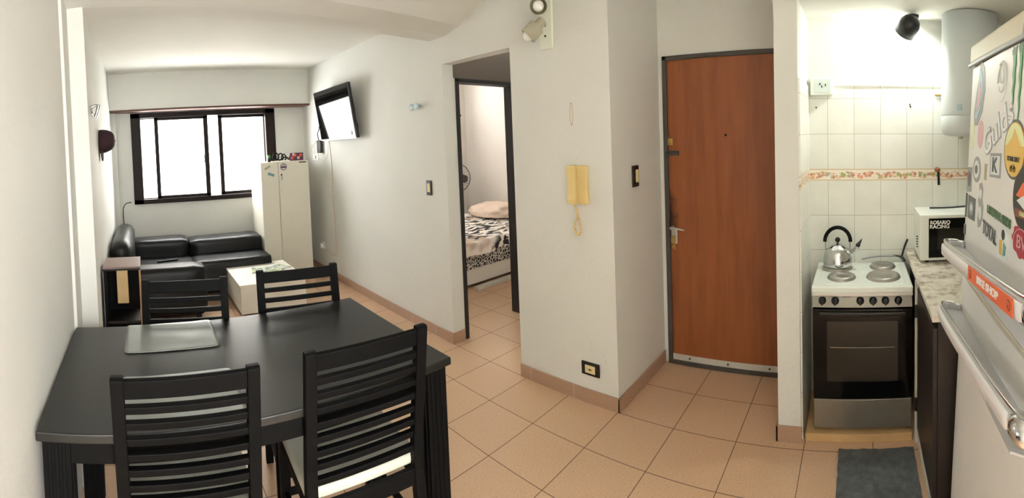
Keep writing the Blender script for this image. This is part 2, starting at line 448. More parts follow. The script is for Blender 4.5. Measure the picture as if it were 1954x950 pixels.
# kitchen walls
w = B(); box(w, 2.596, 2.75, -1.1, .282, 0, 2.6); WK = struct('wall_kitchen', w, 'wall')
w = B(); box(w, .72, 2.75, -1.2, -1.0, 0, 2.6); struct('wall_side', w, 'wall')
w = B(); box(w, -.6, -.02, -1.75, -1.6, 0, 2.6); struct('rear_light_block', w, 'wall')  # unseen slab added behind the camera to block part of the sky light
for nm, z0, z1, t in (('lower_tiles', 0, 1.24, 'tile_lo'), ('fruit_border', 1.24, 1.305, 'band'), ('upper_tiles', 1.305, 1.775, 'tile_hi')):
    q = B(); box(q, 2.588, 2.596, -1.0, .274, z0, z1); obj(nm, q, t, WK)
    q = B(); box(q, 2.16, 2.588, .274, .282, z0, z1)
    o = obj(nm, q, {'lower_tiles': 'tile_lo_x', 'fruit_border': 'band', 'upper_tiles': 'tile_hi_x'}[nm], WK)
q = B()
for (y, z) in ((.235, 1.655), (-.297, 1.672), (-.300, 1.660)): q = B(); cyl(q, (2.583, y, z), (2.5885, y, z), .0045, 10); obj('drill_hole', q, 'dark', WK)

# bedroom shell
w = B()
box(w, 2.19, 2.25, 2.76, 5.4, 0, 2.6)
box(w, 4.66, 4.8, 2.6, 5.5, 0, 2.6)
box(w, 3.0, 4.8, 2.6, 2.76, 0, 2.6)
struct('wall_bedroom_side', w, 'bedwall')
w = B()
box(w, 2.25, 2.45, 5.4, 5.55, 0, 2.6); box(w, 3.95, 4.8, 5.4, 5.55, 0, 2.6); box(w, 2.45, 3.95, 5.4, 5.55, 0, .9); box(w, 2.45, 3.95, 5.4, 5.55, 2.2, 2.6)
struct('wall_bedroom_back', w, 'bedwall')
w = B(); box(w, 2.19, 4.8, 2.66, 5.55, 2.5, 2.6); struct('ceiling_bedroom', w, 'ceil')

# ceilings
w = B(); box(w, -.6, 2.3, 2.4, YW+.2, 2.505, 2.62); struct('ceiling', w, 'ceil')
w = B(); box(w, -.6, 3.0, -1.6, 2.5, 2.5, 2.62); struct('ceiling_near', w, 'ceil')
w = B(); box(w, 2.0, 2.75, -1.1, .282, 2.15, 2.5); box(w, .6, 2.0, -1.1, -.55, 2.30, 2.5); struct('ceiling_kitchen', w, 'ceil')
# skewed beam with sloping near face
t = bmesh.new()
prof = [(0, 0), (-.17, .035), (-.28, .095), (-.42, .16), (-.50, .21), (.19, .22), (.19, 0)]
ra, rb = [], []
for dy, dz in prof:
    ra.append(t.verts.new((-.5, 2.275-.03+dy, 2.287+dz))); rb.append(t.verts.new((2.09, 2.617+dy, 2.287+dz)))
n = len(prof)
t.faces.new(ra); t.faces.new(rb[::-1])
for i in range(n): t.faces.new((ra[i], rb[i], rb[(i+1) % n], ra[(i+1) % n]))
bmesh.ops.recalc_face_normals(t, faces=t.faces)
w = B(); add(w, t); struct('ceiling_beam', w, 'ceil')

# baseboards
def bb(name, segs):
    w = B()
    for s in segs: box(w, *s, 0, .08, .002, 1)
    return struct(name, w, 'base')
T = .012
bb('baseboard_right', [(XT-T, XT, 2.66-T, YW), (XT-T, 2.20, 2.66-T, 2.66)])
bb('baseboard_column', [(XT-T, XT, 1.256-T, 1.972), (XT-T, 2.70, 1.256-T, 1.256)])
bb('baseboard_partition', [(2.14-T, 2.14, .276, .394+T), (2.14-T, 2.7, .394, .394+T)])
bb('baseboard_back', [(XL, XT-T, YW-T, YW)])
bb('baseboard_left', [(XL, XL+T, 2.46, 5.5)])

# paint chips on column
for k, (y, z, a, b_) in enumerate(((1.434, .33, .010, .03), (1.345, .275, .012, .035))):
    w = B(); prism(w, [(y-a, z-b_*.8), (y+a*.2, z-b_), (y+a, z+b_*.3), (y+a*.1, z+b_), (y-a*.6, z+b_*.4)], 'x', XT-.0015, XT)
    single('flaked_paint', w, 'ceil', ('small pale flake of loose paint just above the black wall outlet', 'small pale flake of loose paint near the column corner')[k], 'paint flake', (XT, y, z))

# ---------------------------------------------------------------- window
win = B()
f = .06
box(win, WX0, WX0+.115, YW-.03, YW+.09, WZ0, WZ1, .004); box(win, WX1-.125, WX1, YW-.03, YW+.09, WZ0, WZ1, .004)
box(win, WX0, WX1, YW-.03, YW+.09, WZ0, WZ0+.055, .004); box(win, WX0, WX1, YW-.03, YW+.09, WZ1-.06, WZ1, .004)
WN = bpy.data.objects.new('window_1', None); COL.objects.link(WN); WN['kind'] = 'structure'; ORG[WN] = Vector()
obj('window_frame', win, 'winframe', WN)
def sash(x0, x1, y, sl, sr, zt=.045, zb=.045):
    s = B()
    z0, z1 = WZ0+.045, WZ1-.05
    box(s, x0, x0+sl, y, y+.03, z0, z1, .003); box(s, x1-sr, x1, y, y+.03, z0, z1, .003)
    box(s, x0, x1, y, y+.03, z0, z0+zb, .003); box(s, x0, x1, y, y+.03, z1-zt, z1, .003)
    o = obj('sash', s, 'winframe', WN)
    g = B(); box(g, x0+sl-.005, x1-sr+.005, y+.012, y+.017, z0+zb-.005, z1-zt+.005); obj('pane', g, 'glass', o)
    return o
sash(.165, .83, YW+.0, .048, .055)
sash(.968, 1.60, YW+.045, .05, .045)
sash(-.01, .20, YW+.045, .008, .02, .02, .02)
s = B(); box(s, .765, .785, YW-.012, YW+.004, 1.40, 1.50, .004); obj('window_latch', s, 'dark', WN)

# outside: neighbouring block
b = thing('apartment_building', 'pale sunlit building across the street seen through window', 'building', (2, 13, 0))
q = B(); box(q, -4, 9, 13, 16, -6, 9); obj('facade', q, 'building', b)
for (x, z, wd, hh) in ((1.0, .9, .9, .8), (2.9, 1.2, 1.4, 1.0), (1.1, 2.6, .8, .7), (-.6, 1.0, .8, 1.0)):
    q = B(); box(q, x, x+wd, 12.93, 13.02, z, z+hh, .01); obj('facade_window', q, 'bwin', b)
q = B(); box(q, 4.4, 5.4, 12.6, 13, 1.7, 2.2); obj('balcony', q, 'borange', b)

# ---------------------------------------------------------------- doors
D = bpy.data.objects.new('door_1', None); COL.objects.link(D); D['kind'] = 'structure'; ORG[D] = Vector()
q = B(); box(q, 2.70, 2.78, DY1-.03, DY1, 0, DZ, .003); box(q, 2.70, 2.78, DY0, DY1, DZ-.028, DZ, .003); box(q, 2.70, 2.78, DY0, DY0+.03, 0, DZ, .003)
box(q, 2.695, 2.78, DY0, DY1, 0, .022, .003)
obj('door_frame', q, 'grey_frame', D)
q = B(); box(q, 2.718, 2.76, DY0+.028, DY1-.026, .02, DZ-.026, .002); DP = obj('door_panel', q, 'doorwood', D)
q = B(); box(q, 2.711, 2.719, DY0+.03, DY1-.03, .024, .062, .001)
for y in (.55, .82, 1.08): cyl(q, (2.705, y, .045), (2.712, y, .045), .006, 10, 1)
obj('kick_strip', q, ['stone', 'dark'], D)
q = B(); cyl(q, (2.712, .81, 1.505), (2.72, .81, 1.505), .008, 12); obj('peephole', q, 'dark', DP)
q = B(); box(q, 2.700, 2.719, 1.165, 1.197, 1.445, 1.492, .004); cyl(q, (2.692, 1.18, 1.468), (2.702, 1.18, 1.468), .011, 14); obj('deadbolt', q, 'brass', DP)
q = B(); box(q, 2.695, 2.719, 1.125, 1.205, 1.378, 1.410, .004); cyl(q, (2.692, 1.12, 1.394), (2.692, 1.205, 1.394), .009, 12); obj('bolt', q, 'grey_frame', DP)
q = B(); box(q, 2.710, 2.719, 1.150, 1.192, .80, .905, .004); HP = obj('lock_plate', q, 'alu', DP)
q = B(); cyl(q, (2.718, 1.178, .908), (2.672, 1.178, .908), .010, 14); tube(q, [(2.674, 1.180, .908), (2.670, 1.14, .910), (2.674, 1.085, .902)], .009, 10, flat=.7); obj('door_handle', q, 'alu', DP)
q = B(); cyl(q, (2.713, 1.172, .845), (2.695, 1.172, .845), .011, 14); box(q, 2.690, 2.694, 1.158, 1.186, .812, .846, .001)
prism(q, [(1.160, .812), (1.150, .770), (1.158, .765), (1.172, .812)], 'x', 2.689, 2.692)
lathe(q, [(.002, 0), (.013, .0), (.013, .003), (.002, .003)], (2.686, 1.165, .785), (1, 0, 0), 14); obj('key', q, 'brass', DP)

D2 = bpy.data.objects.new('door_2', None); COL.objects.link(D2); D2['kind'] = 'structure'; ORG[D2] = Vector()
q = B(); box(q, 2.205, 2.235, 2.645, 2.77, 0, 1.995, .003); box(q, 2.84, 2.87, 2.645, 2.77, 0, 1.995, .003); box(q, 2.205, 2.87, 2.645, 2.77, 1.965, 1.995, .003)
obj('door_frame', q, 'doorblk', D2)

# ---------------------------------------------------------------- table
TX0, TX1, TY0, TY1 = -.347, .985, 1.275, 2.09
tb = thing('dining_table', 'long black rectangular dining table against the pale wall', 'table', ((TX0+TX1)/2, (TY0+TY1)/2, 0))
q = B(); box(q, TX0, TX1, TY0, TY1, .722, .75, .004); obj('tabletop', q, 'black_lac', tb)
q = B(); i = .02
box(q, TX0+i, TX1-i, TY0+i, TY0+i+.02, .655, .722); box(q, TX0+i, TX1-i, TY1-i-.02, TY1-i, .655, .722)
box(q, TX0+i, TX0+i+.02, TY0+i, TY1-i, .655, .722); box(q, TX1-i-.02, TX1-i, TY0+i, TY1-i, .655, .722); obj('apron', q, 'chair', tb)
for sx, sy in ((0, 0), (0, 1), (1, 0), (1, 1)):
    x = TX0+.012 if sx == 0 else TX1-.012-.09; y = TY0+.010 if sy == 0 else TY1-.010-.09
    q = B(); box(q, x+.004, x+.086, y+.004, y+.086, 0, .722, .002)
    for k in range(3):
        u = .018+k*.021
        box(q, x+u, x+u+.012, y, y+.09, .0, .722, .003); box(q, x, x+.09, y+u, y+u+.012, .0, .722, .003)
    obj('leg', q, 'chair', tb)

def mat_mesh(x0, x1, y0, y1, z, rot=0):
    q = B(); nx, ny = 24, 18; r = .02
    t = bmesh.new(); vs = {}
    for a in range(nx+1):
        for b_ in range(ny+1):
            x = x0+(x1-x0)*a/nx; y = y0+(y1-y0)*b_/ny
            # round the corners
            cx = min(max(x, x0+r), x1-r); cy = min(max(y, y0+r), y1-r); d = Vector((x-cx, y-cy)); 
            if d.length > r: d = d*(r/d.length); x, y = cx+d.x, cy+d.y
            e = min(a, nx-a)/nx
            h = .0035*(noise.noise(Vector((x*9, y*9, 0)))+1)*.5+.004*max(0, (y-(y0+y1)/2)/(y1-y0))**2*abs(math.sin(x*18))
            vs[a, b_] = t.verts.new((x, y, z+.002+h))
    for a in range(nx):
        for b_ in range(ny): t.faces.new((vs[a, b_], vs[a+1, b_], vs[a+1, b_+1], vs[a, b_+1]))
    r_ = bmesh.ops.extrude_face_region(t, geom=list(t.faces)); 
    for v in [g for g in r_['geom'] if isinstance(g, bmesh.types.BMVert)]: v.co.z -= .0025
    bmesh.ops.recalc_face_normals(t, faces=t.faces)
    for f_ in t.faces: f_.smooth = True
    add(q, t); return q
single('placemat', mat_mesh(-.112, .272, 1.795, 2.085, .7505), 'placemat', 'silver grey placemat lying flat at the window side of the black table', 'placemat', (.08, 1.94, .7505), 'placemats on the black table')
single('placemat', mat_mesh(-.112, .272, 1.305, 1.600, .7505), 'placemat', 'silver grey placemat mostly hidden behind the nearer chair back beside the wall', 'placemat', (.08, 1.45, .7505), 'placemats on the black table')

# ---------------------------------------------------------------- chairs
def make_chair(label):
    t = thing('dining_chair', label, 'chair', (0, 0, 0), 'dining chairs around the black table')
    W = .205
    for s in (-1, 1):
        x = s*(W-.018)
        # rear post: floor -> seat -> top, side profile
        q = B(); p = [(-.245, 0), (-.205, .42), (-.212, .55), (-.268, .925), (-.268+.008, .932), (-.238, .930), (-.180, .55), (-.172, .42), (-.212, 0)]
        prism(q, p, 'x', x-.018, x+.018, bev=.002); obj('back_post', q, 'chair', t, True)
        q = B(); prism(q, [(.150, .43), (.190, .43), (.185, 0), (.157, 0)], 'x', x-.018, x+.018, bev=.002); obj('leg', q, 'chair', t, True)
        q = B(); box(q, x-.009, x+.009, -.205, .165, .20, .225, .002); obj('stretcher', q, 'chair', t, True)
    q = B(); box(q, -W+.03, W-.03, .162, .178, .20, .225, .002) ; obj('stretcher', q, 'chair', t, True)
    q = B(); box(q, -W+.03, W-.03, -.226, -.210, .20, .225, .002) ; obj('stretcher', q, 'chair', t, True)
    q = B(); box(q, -W+.01, W-.01, -.20, -.182, .375, .432, .002); box(q, -W+.01, W-.01, .172, .188, .375, .432, .002)
    for s in (-1, 1): box(q, s*(W-.010), s*(W-.026), -.19, .18, .375, .432, .002)
    obj('seat_frame', q, 'chair', t, True)
    q = B(); box(q, -W+.004, W-.004, -.178, .195, .430, .472, .014, 3); obj('seat', q, 'cushion', t, True, smooth=True)
    def yb(z): return -.196-(z-.55)*.1493 if z > .55 else -.192
    q = B(); box(q, -W+.03, W-.03, yb(.895)-.009, yb(.895)+.009, .868, .922, .003, rot=Matrix.Rotation(.148, 4, 'X')); obj('top_rail', q, 'chair', t, True)
    for k in range(8):
        z = .835-k*.0475
        q = B(); box(q, -W+.03, W-.03, yb(z)-.010, yb(z)+.010, z-.011, z+.011, .003, rot=Matrix.Rotation(.148, 4, 'X')); obj('slat', q, 'chair', t, True)
    return t
def dup(root, loc, rz, label):
    r = root.copy(); COL.objects.link(r); r.location = loc; r.rotation_euler = (0, 0, rz); r['label'] = label
    for ch in list(root.children):
        c = ch.copy(); COL.objects.link(c); c.parent = r
    return r
c0 = make_chair('near black slat-back dining chair closest to the pale wall, its back toward the viewer')
c0.location = (.090, 1.483, 0); c0.rotation_euler = (0, 0, -.02)
dup(c0, (.647, 1.478, 0), -.06, 'near black slat-back dining chair at the free table corner with cream seat showing')
dup(c0, (.135, 1.915, 0), PI-.13, 'black slat-back dining chair beyond the table behind the silver placemat')
dup(c0, (.690, 1.895, 0), PI-.14, 'black slat-back dining chair beyond the table in front of white coffee table')

# ---------------------------------------------------------------- sofa
sf = thing('sectional_sofa', 'L-shaped black leatherette sofa in the corner under the window', 'sofa', (.4, 4.9, 0))
def rbox(x0, x1, y0, y1, z0, z1, r=.05, seg=4, wob=.006):
    q = bmesh.new(); bmesh.ops.create_cube(q, size=1); bmesh.ops.subdivide_edges(q, edges=list(q.edges), cuts=7, use_grid_fill=True)
    sx, sy, sz = x1-x0, y1-y0, z1-z0
    r = min(r, .49*sx, .49*sy, .49*sz)
    for v in q.verts:
        p = Vector((v.co.x*sx, v.co.y*sy, v.co.z*sz))
        c = Vector((max(-sx/2+r, min(sx/2-r, p.x)), max(-sy/2+r, min(sy/2-r, p.y)), max(-sz/2+r, min(sz/2-r, p.z))))
        # push toward rounded box
        u = Vector((v.co.x*2, v.co.y*2, v.co.z*2))
        d = p-c
        if d.length > 1e-6: d = d.normalized()*r
        else: d = Vector()
        v.co = c+d
        nn = noise.noise((v.co+Vector((x0, y0, z0)))*6)
        v.co += d.normalized()*nn*wob if d.length else Vector()
    bmesh.ops.translate(q, vec=((x0+x1)/2, (y0+y1)/2, (z0+z1)/2), verts=q.verts)
    for f_ in q.faces: f_.smooth = True
    return q
def rb(bm, *a, **k): add(bm, rbox(*a, **k)); return bm
q = B(); box(q, -.33, .50, 4.16, 5.40, .04, .22, .02); box(q, .50, 1.30, 4.75, 5.40, .04, .22, .02); obj('base', q, 'sofa', sf)
q = B()
for x, y in ((-.28, 4.2), (.45, 4.2), (1.25, 4.8), (1.25, 5.33), (-.28, 5.33)):
    q = B(); cyl(q, (x, y, 0), (x, y, .045), .025, 12); obj('foot', q, 'dark', sf)
q = B(); rb(q, -.30, .50, 4.32, 5.07, .17, .405, r=.03); obj('seat', q, 'sofa', sf)
q = B(); rb(q, .46, 1.305, 4.64, 5.07, .10, .405, r=.025); obj('seat', q, 'sofa', sf)
q = B(); rb(q, -.33, .53, 4.10, 4.36, .06, .50, r=.06); obj('armrest', q, 'sofa', sf)
q = B(); rb(q, -.20, .465, 5.02, 5.36, .30, .585, r=.05); obj('back_cushion', q, 'sofa', sf)
q = B(); rb(q, .468, 1.31, 5.02, 5.36, .30, .56, r=.05); obj('back_cushion', q, 'sofa', sf)
q = B(); rb(q, -.352, -.13, 4.12, 5.38, .20, .76, r=.11); obj('backrest', q, 'sofa', sf)

q = B(); box(q, .09, .325, 4.765, 4.795, .408, .424, .005, rot=Matrix.Rotation(.25, 4, 'Z'))
for k in range(6): cyl(q, (.12+k*.033, 4.772+(k-2.5)*.008, .42), (.12+k*.033, 4.772+(k-2.5)*.008, .427), .005, 8)
single('remote_control', q, 'dark', 'slim black remote control lying on the sofa seat', 'remote control', (.2, 4.78, .408))

# ---------------------------------------------------------------- coffee table
ct = thing('coffee_table', 'low white boxy coffee table on short wooden legs', 'coffee table', (1.13, 4.36, 0))
CX0, CX1, CY0, CY1 = .80, 1.44, 3.98, 4.72
q = B(); box(q, CX0, CX1, CY0, CY1, .295, .32, .003); obj('top', q, 'white_lac', ct)
q = B(); box(q, CX0+.01, CX1-.01, CY0+.008, CY0+.026, .07, .295, .002); obj('front_panel', q, 'white_lac', ct)
q = B(); box(q, CX0+.01, CX1-.01, CY1-.026, CY1-.008, .07, .295, .002); obj('rear_panel', q, 'white_lac', ct)
q = B(); box(q, CX1-.028, CX1-.01, CY0+.02, CY1-.02, .07, .295, .002); obj('side_panel', q, 'white_lac', ct)
q = B(); box(q, CX0+.01, CX0+.028, CY0+.02, CY1-.02, .07, .295, .002); obj('side_panel', q, 'white_lac', ct)
q = B(); box(q, CX0+.01, CX1-.01, CY0+.01, CY1-.01, .055, .072, .002); obj('shelf', q, 'white_lac', ct)
for x, y in ((CX0+.07, CY0+.12), (CX1-.07, CY0+.12), (CX0+.07, CY1-.12), (CX1-.07, CY1-.12)):
    q = B(); cyl(q, (x, y, 0), (x, y, .056), .012, 12, r2=.02); obj('leg', q, 'pale_wood', ct)
q = B(); rm = Matrix.Rotation(.5, 4, 'Z')
box(q, 1.13, 1.41, 4.30, 4.50, .3205, .324, .001, rot=rm); box(q, 1.02, 1.26, 4.30, 4.50, .324, .327, .001, rot=Matrix.Rotation(-.2, 4, 'Z'))
single('magazine', q, 'mag', 'colourful printed magazine open on the white coffee table', 'magazine', (1.2, 4.4, .3205))

# ---------------------------------------------------------------- side shelf with pale strip
sh = thing('side_table', 'narrow black side table with worn brown top beside the sofa', 'side table', (-.19, 3.5, 0))
q = B(); box(q, -.335, -.058, 3.33, 3.66, .700, .722, .003); obj('top', q, 'pinkboard', sh)
q = B(); box(q, -.335, -.058, 3.322, 3.332, .698, .710, .001); obj('edge_strip', q, 'dark', sh)
q = B(); box(q, -.332, -.312, 3.35, 3.64, 0, .70); obj('side_panel', q, 'dark_rough', sh)
q = B(); box(q, -.312, -.075, 3.62, 3.64, .0, .70); obj('back_panel', q, 'dark_rough', sh)
q = B(); box(q, -.312, -.075, 3.36, 3.62, .30, .318); obj('shelf', q, 'darkcab', sh)
q = B(); box(q, -.312, -.075, 3.36, 3.62, .04, .058); obj('shelf', q, 'darkcab', sh)
q = B(); cyl(q, (-.067, 3.345, 0), (-.067, 3.345, .70), .0045, 8); cyl(q, (-.067, 3.645, 0), (-.067, 3.645, .70), .0045, 8); obj('leg', q, 'ply', sh)
q = B(); box(q, -.235, -.152, 3.331, 3.345, .455, .700, .02, 4); single('wooden_scratching_board', q, 'pale_wood', 'pale rounded wooden strip hanging under the worn brown table top', 'wooden board', (-.19, 3.306, .6))

# ---------------------------------------------------------------- cabinet
cb = thing('metal_cabinet', 'tall off-white cabinet with stickers standing beside the window', 'cabinet', (1.61, 5.2, 0))
KX0, KX1, KY0, KY1, KZ = 1.322, 1.900, 5.0, 5.50, 1.375
q = B(); box(q, KX0, KX1, KY0+.018, KY1, 0, KZ, .004); obj('body', q, 'metal_white', cb)
q = B(); box(q, KX0, 1.527, KY0, KY0+.018, .03, KZ-.004, .003); obj('door', q, 'metal_white', cb)
q = B(); box(q, 1.532, KX1, KY0, KY0+.018, .03, KZ-.004, .003); dr = obj('door', q, 'metal_white', cb)
q = B(); lathe(q, [(.010, 0), (.010, .004), (.004, .006)], (1.565, KY0, 1.255-.03), (0, -1, 0), 14); obj('lock', q, 'dark', dr)
q = B(); box(q, 1.562, 1.568, KY0-.012, KY0, 1.18, 1.215, .001); box(q, 1.56, 1.575, KY0-.012, KY0-.009, 1.165, 1.19, .001); obj('key', q, 'steel', dr)
def sticker_y(name, x, z, w_, h_, m, par, ang=0, lab=None):
    q = B(); box(q, x-w_/2, x+w_/2, KY0-.0015, KY0, z-h_/2, z+h_/2, rot=Matrix.Rotation(ang, 4, 'Y'))
    o = obj(name, q, m, par)
    if lab: o['label'] = lab
sticker_y('sticker', 1.40, 1.315, .075, .028, 's_olive', cb, -.5, 'olive green sticker')
sticker_y('sticker', 1.44, 1.235, .08, .030, 's_teal', cb, .35, 'teal sticker')
sticker_y('sticker', 1.83, 1.357, .09, .013, 's_black', dr, 0, 'black maker label')
q = B(); lathe(q, [(.040, 0), (.040, .0015)], (1.593, KY0, 1.315), (0, -1, 0), 24, 0); lathe(q, [(.033, .0015), (.033, .002)], (1.593, KY0, 1.315), (0, -1, 0), 24, 1)
box(q, 1.563, 1.623, KY0-.003, KY0-.0015, 1.302, 1.322, m=0)
box(q, 1.575, 1.611, KY0-.003, KY0-.0015, 1.332, 1.339, m=2)
o = obj('sticker', q, ['s_purple', 's_white', 's_black'], dr); o['label'] = 'round purple and white sticker'

# things on top
q = B(); lathe(q, [(.020, 0), (.022, .01), (.022, .035), (.012, .045), (.012, .05)], (1.47, 5.16, KZ), n=16, m=0); lathe(q, [(.018, .046), (.018, .075), (.014, .08), (0, .08)], (1.47, 5.16, KZ), n=16, m=1)
single('small_bottle', q, ['dark', 's_green'], 'small dark bottle with bright green cap on the cabinet', 'bottle', (1.47, 5.16, KZ))
q = B(); 
for k, (x, r_) in enumerate(((1.555, .045), (1.62, .04), (1.665, .035))):
    pts = [(x+r_*math.cos(a)*.8, 5.16+.02*k+.01*math.sin(a*2), KZ+.012+r_+r_*math.sin(a)) for a in [(-.5+i/12)*PI+.3 for i in range(0, 19)]]
    tube(q, pts, .008, 8)
tube(q, [(1.51, 5.15, KZ+.010), (1.56, 5.13, KZ+.03), (1.60, 5.15, KZ+.016), (1.66, 5.12, KZ+.05), (1.71, 5.14, KZ+.02), (1.725, 5.15, KZ+.055)], .009, 8)
single('coiled_cable', q, 'dark_rough', 'tangle of thick black cable lying on the cabinet', 'cable', (1.6, 5.16, KZ))
q = B(); box(q, 1.72, 1.895, 5.14, 5.17, KZ, KZ+.092, .003, rot=Matrix.Rotation(.05, 4, 'Z'))
for (x, z, m) in ((1.75, .02, 1), (1.79, .05, 1), (1.83, .02, 2), (1.86, .05, 1), (1.77, .06, 2)): sphere(q, (x, 5.137, KZ+z+.012), .018, m, (1, .15, 1), 12, 8)
single('snack_box', q, ['s_purple', 's_orange', 's_pink'], 'purple and orange carton lying on the cabinet by the wall', 'box', (1.81, 5.15, KZ))

# ---------------------------------------------------------------- tv
tv = thing('wall_television', 'flat television tilted down on a wall bracket', 'television', (2.09, 4.355, 1.86))
ang = math.atan2(.075, .52)
RY = Matrix.Translation((1.968, 4.355, 1.862)) @ Matrix.Rotation(-ang, 4, 'Y')   # screen faces -X, top leaning out
def tvp(name, par, ms, fn, **k):
    q = B(); fn(q); bmesh.ops.transform(q, matrix=RY, verts=q.verts); return obj(name, q, ms, par, **k)
# local: x = thickness (neg = toward room), y = width, z = height
tvp('housing', tv, 'dark', lambda q: box(q, -.008, .03, -.437, .437, -.272, .272, .006))
scr = tvp('screen', tv, 'screen', lambda q: box(q, -.0095, -.007, -.43, .43, -.258, .266))
tvp('bottom_bezel', tv, 'alu', lambda q: box(q, -.011, -.006, -.437, .437, -.274, -.262, .001))
q = B(); box(q, 2.075, 2.09, 4.25, 4.46, 1.72, 1.98, .004); box(q, 1.99, 2.08, 4.32, 4.39, 1.84, 1.90, .006); obj('wall_bracket', q, 'dark', tv); q = B(); box(q, 1.985, 2.06, 3.985, 4.01, 1.63, 1.74, .004); obj('bracket_arm', q, 'dark', tv)

# cables by tv
q = B(); box(q, 2.078, 2.09, 5.13, 5.30, 1.36, 1.44, .004)
box(q, 2.06, 2.078, 5.18, 5.22, 1.38, 1.42, .004)
PS = single('power_strip', q, 'white_pl', 'white socket strip on the wall below the television', 'power strip', (2.085, 5.2, 1.4))
q = B(); box(q, 2.04, 2.078, 4.96, 5.06, 1.45, 1.60, .01); tube(q, [(2.06, 5.03, 1.60), (2.06, 5.06, 1.68), (2.05, 4.99, 1.72), (2.06, 4.97, 1.80)], .006)
single('power_adapter', q, 'dark', 'black power adapter hanging on the wall below the television', 'adapter', (2.06, 5, 1.52))
q = B(); tube(q, [(2.082, 5.33, 1.57), (2.08, 5.24, 1.52), (2.08, 5.22, 1.447)], .004); tube(q, [(2.082, 5.122, 1.40), (2.06, 5.0, 1.36), (2.08, 4.86, 1.40), (2.083, 4.80, 1.60)], .004)
tube(q, [(2.083, 5.18, 1.60), (2.07, 5.30, 1.52), (2.083, 5.35, 1.46)], .004)
single('white_cable', q, 'white_pl', 'thin white cables looping around the socket strip on the wall', 'cable', (2.08, 5.1, 1.4))
q = B(); tube(q, [(2.084, 4.78, 1.60), (2.084, 4.74, 1.30), (2.084, 4.75, .95), (2.083, 4.72, .60), (2.083, 4.74, .30), (2.083, 4.82, .265), (2.08, 5.10, .30)], .004)
single('hanging_cord', q, 'pink_cord', 'thin beige cord running down the wall beside the cabinet', 'cord', (2.084, 4.8, .9))
q = B(); box(q, 2.075, 2.09, 5.07, 5.15, .28, .38, .004); box(q, 2.045, 2.075, 5.09, 5.13, .30, .35, .006)
single('wall_outlet', q, 'white_pl', 'white wall outlet with plug low beside the cabinet', 'outlet', (2.085, 5.1, .33))

# ---------------------------------------------------------------- wall fittings
hk = [(2.99, 1.807), (3.055, 1.803)]
for k, (y, z) in enumerate(hk):
    q = B(); lathe(q, [(.010, 0), (.010, .025), (.024, .030), (.027, .045), (.022, .052), (0, .052)], (2.09, y-.03, z), (-1, .0, 0), 20)
    single('wall_hook', q, 'pale_blue_pl2', ('pale blue round wall knob nearer the hallway opening', 'pale blue round wall knob nearer the television')[k], 'wall hook', (2.09, y-.03, z), 'pale knobs on the wall')
def switch(name, cx, cy, cz, ax, w_, h_, label, cat, kind):
    t = thing(name, label, cat, (cx, cy, cz))
    q = B(); q2 = B()
    if ax == 'x':
        box(q, cx-.010, cx, cy-w_/2, cy+w_/2, cz-h_/2, cz+h_/2, .003)
        box(q2, cx-.014, cx-.009, cy-w_*.28, cy+w_*.28, cz-h_*.30, cz+h_*.30, .002)
        if kind == 'outlet':
            q3 = B(); cyl(q3, (cx-.0155, cy, cz), (cx-.013, cy, cz), .006, 12)
            for dy in (-.012, .012): box(q3, cx-.0155, cx-.013, cy+dy-.0015, cy+dy+.0015, cz-.004, cz+.004)
            obj('socket_hole', q3, 'dark', t)
    else:
        box(q, cx-w_/2, cx+w_/2, cy-.010, cy, cz-h_/2, cz+h_/2, .003)
        box(q2, cx-w_*.05, cx+w_*.32, cy-.015, cy-.009, cz-h_*.30, cz+h_*.30, .002)
    obj('plate', q, 'dark', t); obj('rocker' if kind == 'switch' else 'socket', q2, 'cream_pl', t)
    return t
switch('light_switch', XT, 2.883, 1.163, 'x', .065, .115, 'black framed light switch between television and hallway opening', 'light switch', 'switch')
switch('light_switch', 2.345, 1.256, 1.278, 'y', .075, .125, 'black framed light switch beside the entry door', 'light switch', 'switch')
switch('wall_outlet', XT, 1.434, .200, 'x', .12, .075, 'black framed wall outlet low on white column', 'outlet', 'outlet')

# intercom
ic = thing('intercom_handset', 'yellowed intercom handset on white column', 'intercom', (XT, 1.465, 1.25))
q = B(); box(q, XT-.028, XT, 1.405, 1.525, 1.142, 1.358, .008, 3); obj('wall_base', q, 'yellow_pl', ic)
q = B(); prism(q, [(XT-.028, 1.144), (XT-.050, 1.142), (XT-.056, 1.165), (XT-.050, 1.20), (XT-.050, 1.30), (XT-.056, 1.335), (XT-.052, 1.360), (XT-.028, 1.358)], 'y', 1.468, 1.525, bev=.005); obj('handset', q, 'yellow_pl', ic)
q = B()
pts = []
path = smooth_pts([(XT-.03, 1.49, 1.142), (XT-.02, 1.478, 1.08), (XT-.02, 1.500, 1.02), (XT-.02, 1.492, .975), (XT-.02, 1.475, .968), (XT-.02, 1.462, .99), (XT-.02, 1.468, 1.05), (XT-.015, 1.485, 1.11)], 14)
for i_, p in enumerate(path):
    a = i_*1.6; pts.append((p[0]+.004*math.cos(a), p[1]+.005*math.sin(a), p[2]))
tube(q, pts, .0035, 6); obj('coiled_cord', q, 'yellow_pl', ic)
# wire hook
q = B(); tube(q, [(XT-.0015, 1.512+.010*math.cos(a), 1.645+.062*math.sin(a)) for a in [i_/16*2*PI+1.6 for i_ in range(17)]], .0018, 6)
cyl(q, (XT, 1.512, 1.708), (XT-.008, 1.512, 1.708), .004, 8)
single('wire_loop', q, 'pink_cord', 'thin oval wire loop hanging above the intercom', 'wire hook', (XT, 1.512, 1.645))

